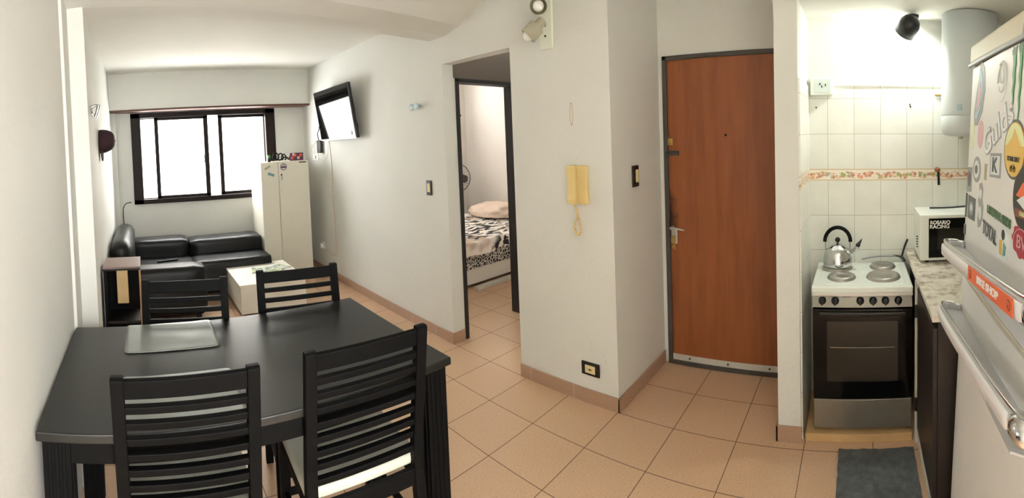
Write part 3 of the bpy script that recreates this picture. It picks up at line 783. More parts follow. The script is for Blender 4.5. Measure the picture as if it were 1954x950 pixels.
# spot rail
sp = thing('wall_spotlight_bar', 'pale wall lamp bar with two adjustable spot heads above intercom', 'lamp', (XT, 1.66, 2.2))
q = B(); box(q, XT-.018, XT, 1.615, 1.715, 2.03, 2.42, .008, 3); obj('plate', q, 'plate', sp)
for z in (2.245, 2.105):
    q = B(); cyl(q, (XT-.018, 1.665, z), (XT-.024, 1.665, z), .006, 10); obj('screw', q, 'dark', sp)
def spot(o, d, lab):
    o = Vector(o); d = Vector(d).normalized()
    q = B(); lathe(q, [(.018, -.055), (.026, -.05), (.030, -.01), (.048, .0), (.050, .075), (.047, .075), (.045, .004), (.02, -.004)], o, d, 24, cap=False)
    cyl(q, o-d*.04, Vector((XT-.018, 1.665, o.z+.015)), .007, 10)
    s_ = obj('spot_head', q, 'spotgrey', sp); s_['label'] = lab
    q = B(); lathe(q, [(.012, -.01), (.016, .02), (.030, .055), (.031, .075), (.020, .095), (0, .102)], o, d, 20); obj('bulb', q, 'bulb', s_)
spot((XT-.085, 1.655, 2.262), (-.74, -.61, -.27), 'upper spot head facing the viewer')
spot((XT-.085, 1.672, 2.150), (-.45, .55, -.70), 'lower spot head tilted downward')

# cap & hook on living wall
cp = thing('baseball_cap', 'burgundy baseball cap hanging on the pale wall by the sofa', 'cap', (XL, 3.9, 1.65))
t = bmesh.new(); N = 28; rings = []
for i_ in range(11):                     # from the open rim at the wall out to the button
    u = i_/10; rr_ = math.cos(u*PI/2)**.62; ring_ = []
    for k in range(N):
        a = 2*PI*k/N; zz = math.sin(a)*rr_
        ring_.append(t.verts.new((XL+.006+.128*math.sin(u*PI/2), 3.87+.095*math.cos(a)*rr_, 1.648+(.118 if zz > 0 else .085)*zz+.018*u)))
    rings.append(ring_)
for a, b_ in zip(rings, rings[1:]):
    for k in range(N): t.faces.new((a[k], a[(k+1) % N], b_[(k+1) % N], b_[k]))
t.faces.new(rings[0])
bmesh.ops.remove_doubles(t, verts=t.verts, dist=1e-5); bmesh.ops.recalc_face_normals(t, faces=t.faces)
q = B(); add(q, t); obj('crown', q, 'burgundy', cp, smooth=True)
q = B(); prism(q, [(3.87+math.cos(PI*a/12)*.08, 1.585-math.sin(PI*a/12)*.085) for a in range(13)], 'x', XL+.016, XL+.028, bev=.003); obj('brim', q, 'burgundy', cp)
q = B(); sphere(q, (XL+.136, 3.87, 1.666), .007, 0, (.6, 1, 1), 10, 8); obj('button', q, 'burgundy', cp)
q = B(); box(q, -.260, -.252, 2.385, 2.425, 1.755, 1.805, .003); tube(q, [(-.254, 2.405, 1.795), (-.236, 2.405, 1.806), (-.216, 2.405, 1.800)], .008, 10); tube(q, [(-.216, 2.405, 1.806), (-.226, 2.405, 1.770), (-.240, 2.405, 1.738)], lambda u: .011-.003*u, 12); tube(q, [(-.254, 2.405, 1.765), (-.244, 2.405, 1.742)], .006, 8)
single('coat_hook', q, 'chrome', 'shiny chrome coat hook on the wall corner above the cap', 'coat hook', (-.26, 2.405, 1.78))
q = B(); tube(q, [(-.262, 5.50, .0), (-.262, 5.50, .45), (-.262, 5.50, .70), (-.265, 5.50, .85), (-.255, 5.49, .92), (-.22, 5.47, .965), (-.175, 5.46, .975)], .005, 8)
sphere(q, (-.17, 5.46, .975), .008)
single('antenna_wire', q, 'dark', 'thin curved black wire rising behind the sofa corner', 'wire', (-.262, 5.5, .45))

# ---------------------------------------------------------------- bedroom
bd = thing('bed', 'bed with black and white spread seen through the bedroom doorway', 'bed', (3.7, 4.2, 0))
q = B(); box(q, 2.72, 4.62, 3.52, 4.9, .03, .22, .01); obj('base', q, 'mattress', bd)
q = B(); box(q, 2.70, 4.64, 3.50, 4.92, .19, .43, .02); obj('valance', q, 'valance', bd)
t = bmesh.new(); nx, ny = 60, 40; vs = {}
for a in range(nx+1):
    for b_ in range(-8, ny+1):
        x = 2.68+1.97*a/nx
        if b_ >= 0:
            y = 3.47+1.46*b_/ny; z = .475+.018*noise.noise(Vector((x*4, y*4, 1)))+.012*noise.noise(Vector((x*11, y*9, 3)))
        else:
            ln = (.12+.05*noise.noise(Vector((x*3, 0, 5))))*min(1, 1.0); y = 3.465+.012*math.sin(x*30)*(-b_/8); z = .465+ln*b_/8
        vs[a, b_] = t.verts.new((x, y, z))
for a in range(nx):
    for b_ in range(-8, ny): t.faces.new((vs[a, b_], vs[a+1, b_], vs[a+1, b_+1], vs[a, b_+1]))
for f_ in t.faces: f_.smooth = True
q = B(); add(q, t); obj('bedspread', q, 'spread', bd)
t = bmesh.new(); bmesh.ops.create_uvsphere(t, u_segments=48, v_segments=24, radius=1)
for v in t.verts:
    c = v.co.copy(); rr_ = 1+.12*noise.noise(c*3)+.05*math.sin(c.y*17+c.z*9+3*noise.noise(c*2))+.03*math.sin(c.x*23+c.y*11)
    v.co = Vector((c.x*.30*rr_, c.y*.44*rr_, max(c.z, -.2)*.135*rr_)); v.co += Vector((4.30, 4.42, .53))
for f_ in t.faces: f_.smooth = True
q = B(); add(q, t); single('rumpled_blanket', q, 'pillow', 'rumpled beige pink blanket heaped on the far end of bed', 'blanket', (4.3, 4.5, .48))
q = B(); box(q, 3.02, 3.62, 3.40, 3.47, .0, .03, .004); single('wooden_plank', q, 'stone', 'flat pale plank on the floor beside the bed', 'plank', (3.3, 3.43, 0))
# fan
fn = thing('pedestal_fan', 'grey pedestal fan behind the bed by the bedroom curtain', 'fan', (4.20, 5.10, 0))
q = B(); lathe(q, [(.18, 0), (.18, .02), (.03, .04)], (4.20, 5.12, 0), n=24); obj('base', q, 'grey_frame', fn)
q = B(); cyl(q, (4.20, 5.14, .03), (4.20, 5.14, .95), .013, 12); obj('pole', q, 'grey_frame', fn)
q = B(); d = Vector((-.75, -.66, 0)).normalized(); C_ = Vector((4.16, 5.08, .985))
lathe(q, [(.05, -.10), (.055, -.02), (.03, 0)], C_, d, 16)
obj('motor', q, 'dark', fn)
q = B(); mt = frame_mtx(C_+d*.03, d)
for k in range(3):
    pr_ = [(.03, -.03), (.12, -.09), (.17, -.05), (.175, .02), (.12, .05), (.04, .02)]
    t = B(); prism(t, pr_, 'z', -.002, .002); add(q, t, 0, mt @ Matrix.Rotation(k*2*PI/3, 4, 'Z') @ Matrix.Rotation(.4, 4, 'X'))
obj('blade', q, 'grey_frame', fn)
q = B()
def ring(bm, c, d, R_, r, nn=36):
    m_ = frame_mtx(c, d); tube(bm, [m_ @ Vector((R_*math.cos(2*PI*i_/nn), R_*math.sin(2*PI*i_/nn), 0)) for i_ in range(nn+1)], r, 6, sm=False)
ring(q, C_+d*.03, d, .21, .006); ring(q, C_+d*.07, d, .12, .003); ring(q, C_+d*.08, d, .05, .003)
for k in range(28):
    a = 2*PI*k/28; tube(q, [mt @ Vector((.21*math.cos(a), .21*math.sin(a), 0)), mt @ Vector((.15*math.cos(a), .15*math.sin(a), .04)), mt @ Vector((.02*math.cos(a), .02*math.sin(a), .055))], .0018, 4)
obj('guard', q, 'grey_frame', fn)
# curtain
q = B(); t = bmesh.new(); vs = []
for i_ in range(121):
    x = 2.6+1.84*i_/120; y = 5.33+.018*math.sin(i_*.9)
    vs.append((t.verts.new((x, y, .15)), t.verts.new((x, y*.5+5.33*.5, 1.88))))
for a, b_ in zip(vs, vs[1:]): t.faces.new((a[0], b_[0], b_[1], a[1]))
for f_ in t.faces: f_.smooth = True
r_ = bmesh.ops.solidify(t, geom=list(t.faces), thickness=.003)
add(q, t); cu = thing('bedroom_curtain', 'white curtain on a brown rod in the bedroom', 'curtain', (3.5, 5.33, 0))
obj('fabric', q, 'curtain', cu)
q = B(); cyl(q, (2.5, 5.33, 1.90), (4.48, 5.33, 1.90), .012, 10); sphere(q, (4.49, 5.33, 1.90), .022); cyl(q, (4.42, 5.33, 1.90), (4.42, 5.40, 1.90), .008, 8); obj('rod', q, 'brownboard', cu)

# ---------------------------------------------------------------- kitchen: stove
SX0, SX1, SY0, SY1 = 2.175, 2.572, -.268, .228
st = thing('electric_cooker', 'stainless steel electric cooker with four hotplates', 'cooker', (2.37, -.02, 0))
q = B(); box(q, SX0+.02, SX1, SY0+.004, SY1-.004, .05, .735, .003); obj('body', q, 'steel_dark', st)
q = B(); box(q, SX0-.008, SX1+.012, SY0, SY1, .735, .768, .008, 3)
box(q, SX0+.03, SX1-.01, SY0+.035, SY1-.035, .766, .770, .002)
obj('hob', q, 'enamel', st)
q = B(); prism(q, [(SX0-.006, .665), (SX0+.02, .665), (SX0+.02, .735), (SX0+.010, .735)], 'y', SY0+.004, SY1-.004, bev=.001); obj('control_panel', q, 'steel_dark', st)
q = B(); prism(q, [(SX0-.010, .722), (SX0+.01, .722), (SX0+.01, .742), (SX0-.010, .738)], 'y', SY0+.002, SY1-.002, bev=.002); obj('trim_strip', q, 'alu', st)
q = B(); box(q, SX0-.014, SX0+.02, SY0+.006, SY1-.006, .213, .660, .004); od = obj('oven_door', q, 'glass_dark', st)
q = B(); box(q, SX0-.0155, SX0-.0135, SY0+.075, SY1-.075, .30, .60, .0005)
ow = obj('oven_window', q, 'oven_glass', od)
q = B(); box(q, SX0-.0165, SX0-.0155, SY0+.09, SY1-.09, .470, .4735); obj('rack_line', q, 'steel_dark', ow)
q = B(); box(q, SX0-.024, SX0-.010, SY0+.04, SY1-.04, .628, .648, .005, 3); obj('door_handle', q, 'dark', od)
q = B(); box(q, SX0-.010, SX0+.02, SY0+.008, SY1-.008, .062, .208, .003); obj('drawer', q, 'steel_dark', st)
for px_ in (.175, .112, -.010, -.072, -.132, -.195):
    yk = px_; q = B(); lathe(q, [(.019, 0), (.019, .006), (.015, .008), (.014, .026), (.011, .028), (0, .028)], (SX0-.001, yk, .698), (-1, 0, .1), 20)
    box(q, SX0-.034, SX0-.02, yk-.0035, yk+.0035, .684, .712, .002); obj('knob', q, 'dark', st)
q = B(); put_text(q, 'AVACO', .011, (SX0-.0022, .055, .717), (0, -1, 0), (-.0, 0, 1)); obj('maker_lettering', q, 'dark', st)
for (x, y, r_) in ((2.47, .113, .078), (2.305, .085, .068), (2.485, -.135, .066), (2.31, -.130, .083)):
    q = B(); lathe(q, [(r_+.006, 0), (r_+.006, .004), (r_, .006), (r_, .013), (r_-.008, .016), (r_*.45, .015), (r_*.42, .0135), (0, .0135)], (x, y, .769), n=32)
    obj('hotplate', q, ['steel'], st)
q = B()
for x in (SX0+.04, SX1-.05):
    for y in (SY0+.04, SY1-.04): q = B(); cyl(q, (x, y, .04), (x, y, .052), .015, 10); obj('foot', q, 'dark', st)
q = B(); box(q, 2.150, 2.56, SY0+.005, .262, 0, .040, .003); single('pine_plinth', q, 'ply', 'raw pine batten under the cooker', 'plinth', (2.3, 0, 0))

# kettle
kt = thing('whistling_kettle', 'stainless steel whistling kettle on the rear hotplate', 'kettle', (2.47, .110, .785))
kx, ky, kz = 2.47, .112, .786
q = B(); lathe(q, [(0, 0), (.074, 0), (.080, .006), (.080, .022), (.078, .05), (.068, .082), (.048, .103), (.040, .107), (.038, .110), (.020, .119), (0, .122)], (kx, ky, kz), n=36, cap=False); obj('body', q, 'chrome', kt)
q = B(); cyl(q, (kx, ky, kz+.118), (kx, ky, kz+.128), .005, 10); sphere(q, (kx, ky, kz+.140), .0145); obj('lid_knob', q, 'dark', kt)
q = B(); tube(q, [(kx-.01, ky-.062, kz+.065), (kx-.02, ky-.090, kz+.085), (kx-.026, ky-.112, kz+.110)], lambda u: .016-.004*u, 14); obj('spout', q, 'chrome', kt)
q = B(); sphere(q, (kx-.027, ky-.112, kz+.118), .013); prism(q, [(ky-.100, kz+.122), (ky-.135, kz+.155), (ky-.128, kz+.130), (ky-.118, kz+.115)], 'x', kx-.034, kx-.022); obj('whistle_lever', q, 'dark', kt)
q = B(); tube(q, [(kx, ky+.066, kz+.085), (kx, ky+.068, kz+.135)], .004, 8); obj('handle_bracket', q, 'steel', kt); q = B(); tube(q, [(kx, ky-.066, kz+.085), (kx, ky-.068, kz+.135)], .004, 8); obj('handle_bracket', q, 'steel', kt)
q = B(); tube(q, [(kx, ky+.070*math.cos(a), kz+.130+.078*math.sin(a)) for a in [PI*i_/12 for i_ in range(13)]], .0105, 12); obj('handle', q, 'dark_rough', kt)

# plug cable behind the cooker
q = B(); tube(q, [(2.57, -.02, .790), (2.575, -.10, .803), (2.57, -.19, .806), (2.575, -.235, .80), (2.58, -.262, .77)], .005, 8)
single('cooker_cable', q, 's_grey', 'grey cable curling behind the cooker hob', 'cable', (2.57, -.1, .79))
q = B(); tube(q, [(2.575, -.25, .80), (2.575, -.268, .86), (2.575, -.285, .90)], .006, 8); tube(q, [(2.572, -.20, .808), (2.570, -.25, .80), (2.56, -.268, .775)], .005, 8)
single('microwave_cable', q, 'dark', 'black power cable between microwave and cooker', 'cable', (2.575, -.26, .8))

# counter
cn = thing('kitchen_cabinet', 'dark brown base cabinet under the worktop between cooker and fridge', 'cabinet', (2.1, -.6, 0))
q = B(); box(q, 1.66, 2.585, -.98, -.300, .07, .80, .002); obj('carcass', q, 'darkcab', cn)
q = B(); box(q, 2.128, 2.165, -.302, -.275, .0, .80, .002); obj('side_frame', q, 'stone', cn)
q = B(); box(q, 1.665, 2.118, -.300, -.282, .085, .775, .002); cd = obj('door', q, 'darkcab', cn)
for z in (.66, .20):
    q = B(); box(q, 2.112, 2.136, -.288, -.270, z-.03, z+.03, .003); obj('hinge', q, 'dark', cd)
q = B(); box(q, 1.66, 2.165, -.33, -.285, 0, .072, .002); obj('plinth', q, 'stone', cn)
q = B(); box(q, 1.655, 2.588, -.995, -.277, .802, .832, .003); single('worktop', q, 'counter', 'brown and cream marbled worktop beside the cooker', 'worktop', (2.1, -.6, .8))
# microwave
mw = thing('microwave_oven', 'white microwave oven with black door on the worktop', 'microwave', (2.46, -.55, .832))
MX0, MX1, MY0, MY1, MZ0, MZ1 = 2.322, 2.582, -.76, -.322, .845, 1.085
q = B(); box(q, MX0+.02, MX1, MY0, MY1, MZ0, MZ1, .004)
for i_ in range(5):
    for j in range(6): cyl(q, (2.40+j*.014, MY1-.001, .90+i_*.014-j*.003), (2.40+j*.014, MY1+.0008, .90+i_*.014-j*.003), .004, 8, 1)
obj('housing', q, ['white_pl', 'dark'], mw)
q = B(); box(q, MX0, MX0+.02, MY0, MY1, MZ0, MZ1, .004); fr_ = obj('front', q, 'white_pl', mw)
q = B(); box(q, MX0-.003, MX0, MY0+.10, MY1-.045, MZ0+.015, MZ1-.018, .001); md = obj('door', q, 'glass_dark', mw)
q = B(); box(q, MX0-.0045, MX0-.003, MY0+.15, MY1-.09, MZ0+.06, MZ1-.07, .0005); obj('door_window', q, 'oven_glass', md)
q = B(); put_text(q, 'ROSARIO', .026, (MX0-.005, MY1-.105, MZ1-.040), (0, -1, 0), (0, 0, 1), bold=.0008, sx=.98)
put_text(q, 'RACING', .026, (MX0-.005, MY1-.102, MZ1-.062), (0, -1, 0), (0, 0, 1), bold=.0008, sx=1.08)
o = obj('sticker', q, 's_white', md); o['label'] = 'white lettering sticker'
q = B()
for x in (MX0+.03, MX1-.03):
    for y in (MY0+.04, MY1-.04): q = B(); cyl(q, (x, y, .832), (x, y, .846), .012, 10); obj('foot', q, 'dark', mw)
q = B(); tube(q, [(2.50, -.40, 1.092), (2.45, -.50, 1.100), (2.42, -.60, 1.110), (2.40, -.70, 1.112)], .005, 8); tube(q, [(2.42, -.60, 1.110), (2.44, -.72, 1.10)], .005, 8)
single('loose_cable', q, 'dark', 'thin black cable lying across the microwave', 'cable', (2.45, -.5, 1.09))
# heater
ht = thing('water_heater', 'grey cylindrical water heater hanging above the microwave', 'water heater', (2.43, -.602, 1.5))
q = B(); lathe(q, [(.150, 1.605), (.151, 1.61), (.151, 2.145)], (2.433, -.602, 0), n=48); obj('tank', q, 'heater', ht)
q = B(); lathe(q, [(0, 1.492), (.10, 1.494), (.135, 1.502), (.150, 1.522), (.152, 1.60), (.149, 1.604)], (2.433, -.602, 0), n=48); obj('bottom_cap', q, 'heater', ht)
q = B(); box(q, 2.280, 2.290, -.53, -.505, 1.63, 1.66, .001, rot=Matrix.Rotation(-.4, 4, 'Z')); o = obj('sticker', q, 's_blue', ht)
q = B(); box(q, 2.30, 2.315, -.685, -.66, 1.56, 1.60, .001, rot=Matrix.Rotation(.5, 4, 'Z')); o = obj('sticker', q, 's_white', ht)
q = B(); cyl(q, (2.44, -.56, 1.50), (2.44, -.56, 1.48), .012, 10); obj('pipe_stub', q, 'steel', ht); q = B(); cyl(q, (2.44, -.66, 1.50), (2.44, -.66, 1.48), .012, 10); obj('pipe_stub', q, 'steel', ht)
q = B(); box(q, 2.576, 2.588, -.500, -.44, 1.722, 1.732, .002); single('wall_bracket', q, 'brass', 'small brown bracket on the tiled wall beside the heater', 'bracket', (2.58, -.47, 1.727))
# spigot
q = B(); lathe(q, [(.014, 0), (.014, .01), (.008, .012), (.008, .04)], (2.588, -.455, 1.300), (-1, 0, 0), 14, 0)
sphere(q, (2.545, -.455, 1.300), .013, 0); tube(q, [(2.545, -.455, 1.30), (2.542, -.457, 1.26), (2.54, -.458, 1.215)], .007, 10, 1); 
single('wall_tap', q, ['s_brown', 'dark'], 'small dark wall tap on the fruit border tiles', 'tap', (2.588, -.455, 1.3))
# switch box
bx = thing('power_point_box', 'white surface mounted power point box high on kitchen tiles', 'power point', (2.57, .195, 1.77))
q = B(); box(q, 2.535, 2.588, .138, .262, 1.722, 1.820, .006, 3); obj('box', q, 'white_pl', bx)
q = B(); box(q, 2.530, 2.537, .150, .246, 1.735, 1.812, .003); pl_ = obj('plate', q, 'pale_blue_pl', bx)
q = B()
for (y, z) in ((.198, 1.768), (.178, 1.776), (.208, 1.782)): box(q, 2.5285, 2.531, y-.003, y+.003, z-.006, z+.006)
obj('socket_slot', q, 'dark', pl_)
q = B(); box(q, 2.580, 2.588, -1.0, .138, 1.776, 1.790, .002); single('cable_conduit', q, 'white_pl', 'slim white cable conduit running along the top of tiles', 'conduit', (2.585, -.3, 1.783))

# kitchen lamp
kl = thing('kitchen_spotlight', 'black round spotlight with lit bulb under the kitchen ceiling', 'lamp', (2.47, -.270, 2.09))
LC = Vector((2.45, -.272, 2.078)); LD = Vector((.62, .42, -.66)).normalized()
q = B(); lathe(q, [(0, -.062), (.025, -.060), (.045, -.045), (.057, -.020), (.060, .045), (.056, .045), (.052, -.015), (.04, -.04), (0, -.05)], LC, LD, 32, cap=False); obj('shade', q, 'dark', kl)
q = B(); cyl(q, LC-LD*.05, (2.50, -.30, 2.150), .008, 10); lathe(q, [(.035, 0), (.035, .012)], (2.50, -.30, 2.138), n=20); obj('mount', q, 'dark', kl)
q = B(); lathe(q, [(.010, -.035), (.016, -.02), (.018, -.005), (.010, .006), (0, .010)], LC, LD, 20); obj('bulb', q, 'bulb_on', kl)

# floor mat
q = B(); t = bmesh.new(); nx = 30
vs = {}
for a in range(nx+1):
    for b_ in range(nx+1):
        x = 1.62+.47*a/nx; y = -.262+.357*b_/nx
        e = .004*noise.noise(Vector((x*25, y*25, 2)))
        vs[a, b_] = t.verts.new((x+.004*noise.noise(Vector((y*20, a, 0))), y+.004*noise.noise(Vector((x*20, b_, 4))), .012+e))
for a in range(nx):
    for b_ in range(nx): t.faces.new((vs[a, b_], vs[a+1, b_], vs[a+1, b_+1], vs[a, b_+1]))
r_ = bmesh.ops.extrude_face_region(t, geom=list(t.faces))
for v in [g for g in r_['geom'] if isinstance(g, bmesh.types.BMVert)]: v.co.z = .001
bmesh.ops.recalc_face_normals(t, faces=t.faces); add(q, t)
single('floor_mat', q, 'grey_mat', 'small grey mat on the floor before the cooker', 'mat', (1.85, -.08, 0))

# ---------------------------------------------------------------- fridge
FA = math.radians(2.5)
FR = thing('fridge_freezer', 'silver fridge freezer covered in stickers with curved handles', 'fridge', (1.625, -.327, 0), rot=(FA, 0, 0))
FW = .93     # x runs 0 .. -FW locally, front face at y = 0
def fp(name, q, ms, par=None, lab=None, **k):
    o = obj(name, q, ms, par or FR, True, **k)
    if lab: o['label'] = lab
    return o
q = B(); box(q, -FW+.005, -.005, -.60, -.055, .05, 1.80, .006); fp('body', q, 'fridge_body')
q = B(); box(q, -FW, 0, -.60, -.0, 1.762, 1.835, .012, 3); fp('top_cap', q, 'fridge_body')
def door(z0, z1):
    # slightly convex front
    t = bmesh.new(); N = 16; pts = []
    for i_ in range(N+1):
        u = i_/N; x = -FW*u; y = -.010+.010*(1-(2*u-1)**2)
        if i_ == 0 or i_ == N: y -= .004
        pts.append((x, y))
    pts += [(-FW, -.05), (0, -.05)]
    q = B(); prism(q, pts, 'z', z0, z1, bev=.003); return q
fz = fp('freezer_door', door(1.040, 1.752), 'fridge'); fd = fp('fridge_door', door(.075, 1.000), 'fridge')
q = B(); box(q, -FW+.004, -.004, -.05, -.012, .998, 1.042, .002); fp('divider', q, 'fridge_body')
q = B(); box(q, -FW+.002, -.002, -.055, -.048, .06, 1.76); fp('gasket', q, 's_grey')
q = B(); box(q, -FW, 0, -.004, .006, 1.755, 1.766, .002); fp('trim_strip', q, 's_grey')
for x in (-.06, -FW+.06):
    q = B(); cyl(q, (x, -.06, 0), (x, -.06, .052), .018, 12); fp('foot', q, 'dark')
    q = B(); cyl(q, (x, -.57, .027), (x, -.57, .052), .018, 12); fp('foot', q, 'dark')
def handle(zc, par):
    x0, x1 = -.005, -.87 if par == fd else -.91
    hp = fp('door_handle', B(), 'handle_grey', par)
    # rim: a bow that leaves the door, swings outward and runs along
    path = [(x0-.05, .000), (x0-.015, .030), (x0-.012, .055), (x0-.05, .066), (x0-.14, .070), (x0-.35, .072), (x1+.12, .070), (x1+.03, .062), (x1, .045), (x1+.005, 0)]
    P = smooth_pts([(p[0], p[1], zc-.10*p[0]-.026) for p in path], 8)
    def sweep(prof, ms, name, P, par_):
        t = bmesh.new(); rings = []
        for i_, p in enumerate(P):
            d_ = (P[min(i_+1, len(P)-1)]-P[max(i_-1, 0)]).normalized(); nrm = Vector((d_.y, -d_.x, 0))
            if nrm.length < 1e-6: nrm = Vector((0, 1, 0))
            rings.append([t.verts.new(p+nrm*a+Vector((0, 0, b_))) for a, b_ in prof])
        m_ = len(prof)
        for a, b_ in zip(rings, rings[1:]):
            for k in range(m_): t.faces.new((a[k], a[(k+1) % m_], b_[(k+1) % m_], b_[k]))
        t.faces.new(rings[0]); t.faces.new(rings[-1][::-1]); bmesh.ops.recalc_face_normals(t, faces=t.faces)
        for f_ in t.faces: f_.smooth = True
        q = B(); add(q, t); return fp(name, q, ms, par_)
    rim = sweep([(-.009, -.024), (.006, -.026), (.010, 0), (.007, .022), (-.003, .028), (-.010, .020)], 'handle_grey', 'x', P, par)
    # merge rim into the handle object
    bpy.data.objects.remove(hp)
    rim.name = 'door_handle'; rim.data.name = 'door_handle'
    mid = [p for p in P if x1+.07 < p[0] < x0-.03 and p[1] > .055]
    a = sweep([(-.001, -.021), (.0135, -.019), (.0145, 0), (.0135, .014), (-.001, .016)], 'handle_white', 'handle_face', mid, par)
    q = B(); lathe(q, [(0, -.035), (.018, -.033), (.026, -.02), (.028, .01), (.020, .028), (0, .032)], (x1+.035, .060, zc-.10*x1-.030), (1, .1, .09), 20); fp('handle_end', q, 'chrome', par)
    q = B(); tube(q, [p+Vector((0, .004, .027)) for p in P[4:-6]], .004, 8, sm=False); fp('handle_trim', q, 'chrome', par)
    # recess tray behind the bar
    q = B(); prism(q, [(x0-.05, -.002), (x0-.03, .04), (x0-.08, .066), (x1+.08, .066), (x1+.02, -.002)], 'z', zc-.022, zc-.016, bev=.001); fp('handle_tray', q, 'handle_grey', par)
    return a
handle(1.125, fz); handle(.895, fd)

def FY(x): # door face y at local x
    u = -x/FW; return -.010+.010*(1-(2*u-1)**2)
def decal_poly(name, pts, m, par=None, lift=.0012, lab=None, holes=()):
    """pts in (x,z); thin sheet following the door curve"""
    t = bmesh.new(); vs = [t.verts.new((p[0], FY(p[0])+lift, p[1])) for p in pts]; f0 = t.faces.new(vs)
    r_ = bmesh.ops.extrude_face_region(t, geom=[f0])
    for v in [g for g in r_['geom'] if isinstance(g, bmesh.types.BMVert)]: v.co.y -= lift+.001
    bmesh.ops.recalc_face_normals(t, faces=t.faces)
    q = B(); add(q, t); return fp(name, q, m, par or fz, lab)
def ell(cx, cz, a, b_, n=28, rot=0):
    return [(cx+a*math.cos(2*PI*i_/n)*math.cos(rot)-b_*math.sin(2*PI*i_/n)*math.sin(rot), cz+a*math.cos(2*PI*i_/n)*math.sin(rot)+b_*math.sin(2*PI*i_/n)*math.cos(rot)) for i_ in range(n)]
def decal_text(par, s, size, x, z, m, ang=0, bold=0, sx=1.0, lift=.0022, lab=None):
    q = B(); r_ = (-math.cos(ang), 0, math.sin(ang)); u = (math.sin(ang), 0, math.cos(ang))
    put_text(q, s, size, (x, FY(x)+lift, z), r_, u, bold=bold, sx=sx)
    return fp('lettering', q, m, par, lab)
X = lambda wx: wx-1.625
# feather shaped sticker
d0 = decal_poly('sticker', [(X(1.483), 1.772), (X(1.425), 1.73), (X(1.405), 1.66), (X(1.43), 1.59), (X(1.485), 1.545), (X(1.535), 1.545), (X(1.545), 1.59), (X(1.52), 1.66), (X(1.495), 1.70)], 's_grey', lab='grey and pink leaf shaped sticker')
decal_poly('leaf_inner', [(X(1.478), 1.735), (X(1.44), 1.70), (X(1.43), 1.655), (X(1.455), 1.60), (X(1.495), 1.565), (X(1.525), 1.57), (X(1.50), 1.65)], 's_blue', d0, .002)
decal_poly('leaf_heart', [(X(1.470), 1.685), (X(1.450), 1.655), (X(1.470), 1.61), (X(1.505), 1.59), (X(1.495), 1.64)], 's_pink', d0, .0028)
# pale swirl
q = B()
for k, r_ in enumerate((.055, .042, .028)):
    tube(q, [(X(1.225)+r_*math.cos(a)*.75, FY(X(1.225))+.0015, 1.665+k*.012+r_*math.sin(a)) for a in [i_/14*PI*1.5+k for i_ in range(15)]], lambda u: .0045*(1-u)+.001, 6, flat=.3)
fp('sticker', q, 's_pale', fz, 'pale swirling sticker')
# green claw strokes
for k, (xa, wd, z1, z0) in enumerate(((1.125, .026, 1.748, 1.585), (1.078, .024, 1.752, 1.555), (1.033, .026, 1.755, 1.575))):
    zs = [z1-(z1-z0)*i_/7 for i_ in range(8)]; L = []; R_ = []
    for i_, z in enumerate(zs):
        w_ = wd*(1-.75*(i_/7)**2)*.5; jg = .003*(1 if i_ % 2 else -1)
        L.append((X(xa)+w_+jg, z)); R_.append((X(xa)-w_+jg*.6, z))
    decal_poly('sticker', [(X(xa)+wd*.9, z1-.01)]+L+[(X(xa)-.001, z0-.02)]+R_[::-1], 's_dkgreen', lab='dark edged green claw stroke')
    decal_poly('stroke_fill', [(a[0]-.003, a[1]) for a in L[1:-1]]+[(a[0]+.003, a[1]) for a in R_[::-1][1:-1]], 's_green', None, .002)
# script word
decal_text(fz, 'Gulds', .105, X(1.245), 1.530, 's_lgrey', .42, .0035, 1.15, lift=.0014)
decal_text(fz, 'Gulds', .105, X(1.245), 1.530, 's_white', .42, 0, 1.15, lift=.0024)
decal_poly('sticker', ell(X(1.437), 1.515, .036, .045), 's_pink', lab='round pink sticker')
decal_poly('sticker', [(X(1.572), 1.56), (X(1.535), 1.56), (X(1.53), 1.47), (X(1.568), 1.46)], 's_lyellow', lab='pale yellow sticker')
o = decal_poly('sticker', ell(X(1.462), 1.398, .052, .043), 's_grey', lab='grey oval sticker'); decal_poly('inner', ell(X(1.462), 1.398, .036, .030), 's_pale', o, .002)
decal_poly('inner', ell(X(1.462), 1.398, .018, .015), 's_dkgrey', o, .0028)
o = decal_poly('sticker', ell(X(1.352), 1.475, .020, .026), 's_pale', lab='small pale oval sticker')
# K plate
x0, x1 = X(1.300), X(1.195)
o = decal_poly('sticker', [(x0, 1.46), (x1, 1.465), (x1-.002, 1.395), (x0-.002, 1.39)], 's_grey', lab='grey framed square sticker with letter')
decal_poly('inner', [(x0-.010, 1.452), (x1+.010, 1.457), (x1+.008, 1.403), (x0-.012, 1.398)], 's_pale', o, .002)
decal_text(o, 'K', .060, (x0+x1)/2, 1.427, 's_dkgrey', 0, .001, 1.3, .003)
decal_poly('sticker', [(X(1.36), 1.425), (X(1.335), 1.425), (X(1.335), 1.375), (X(1.36), 1.375)], 's_olive', lab='tiny olive sticker')
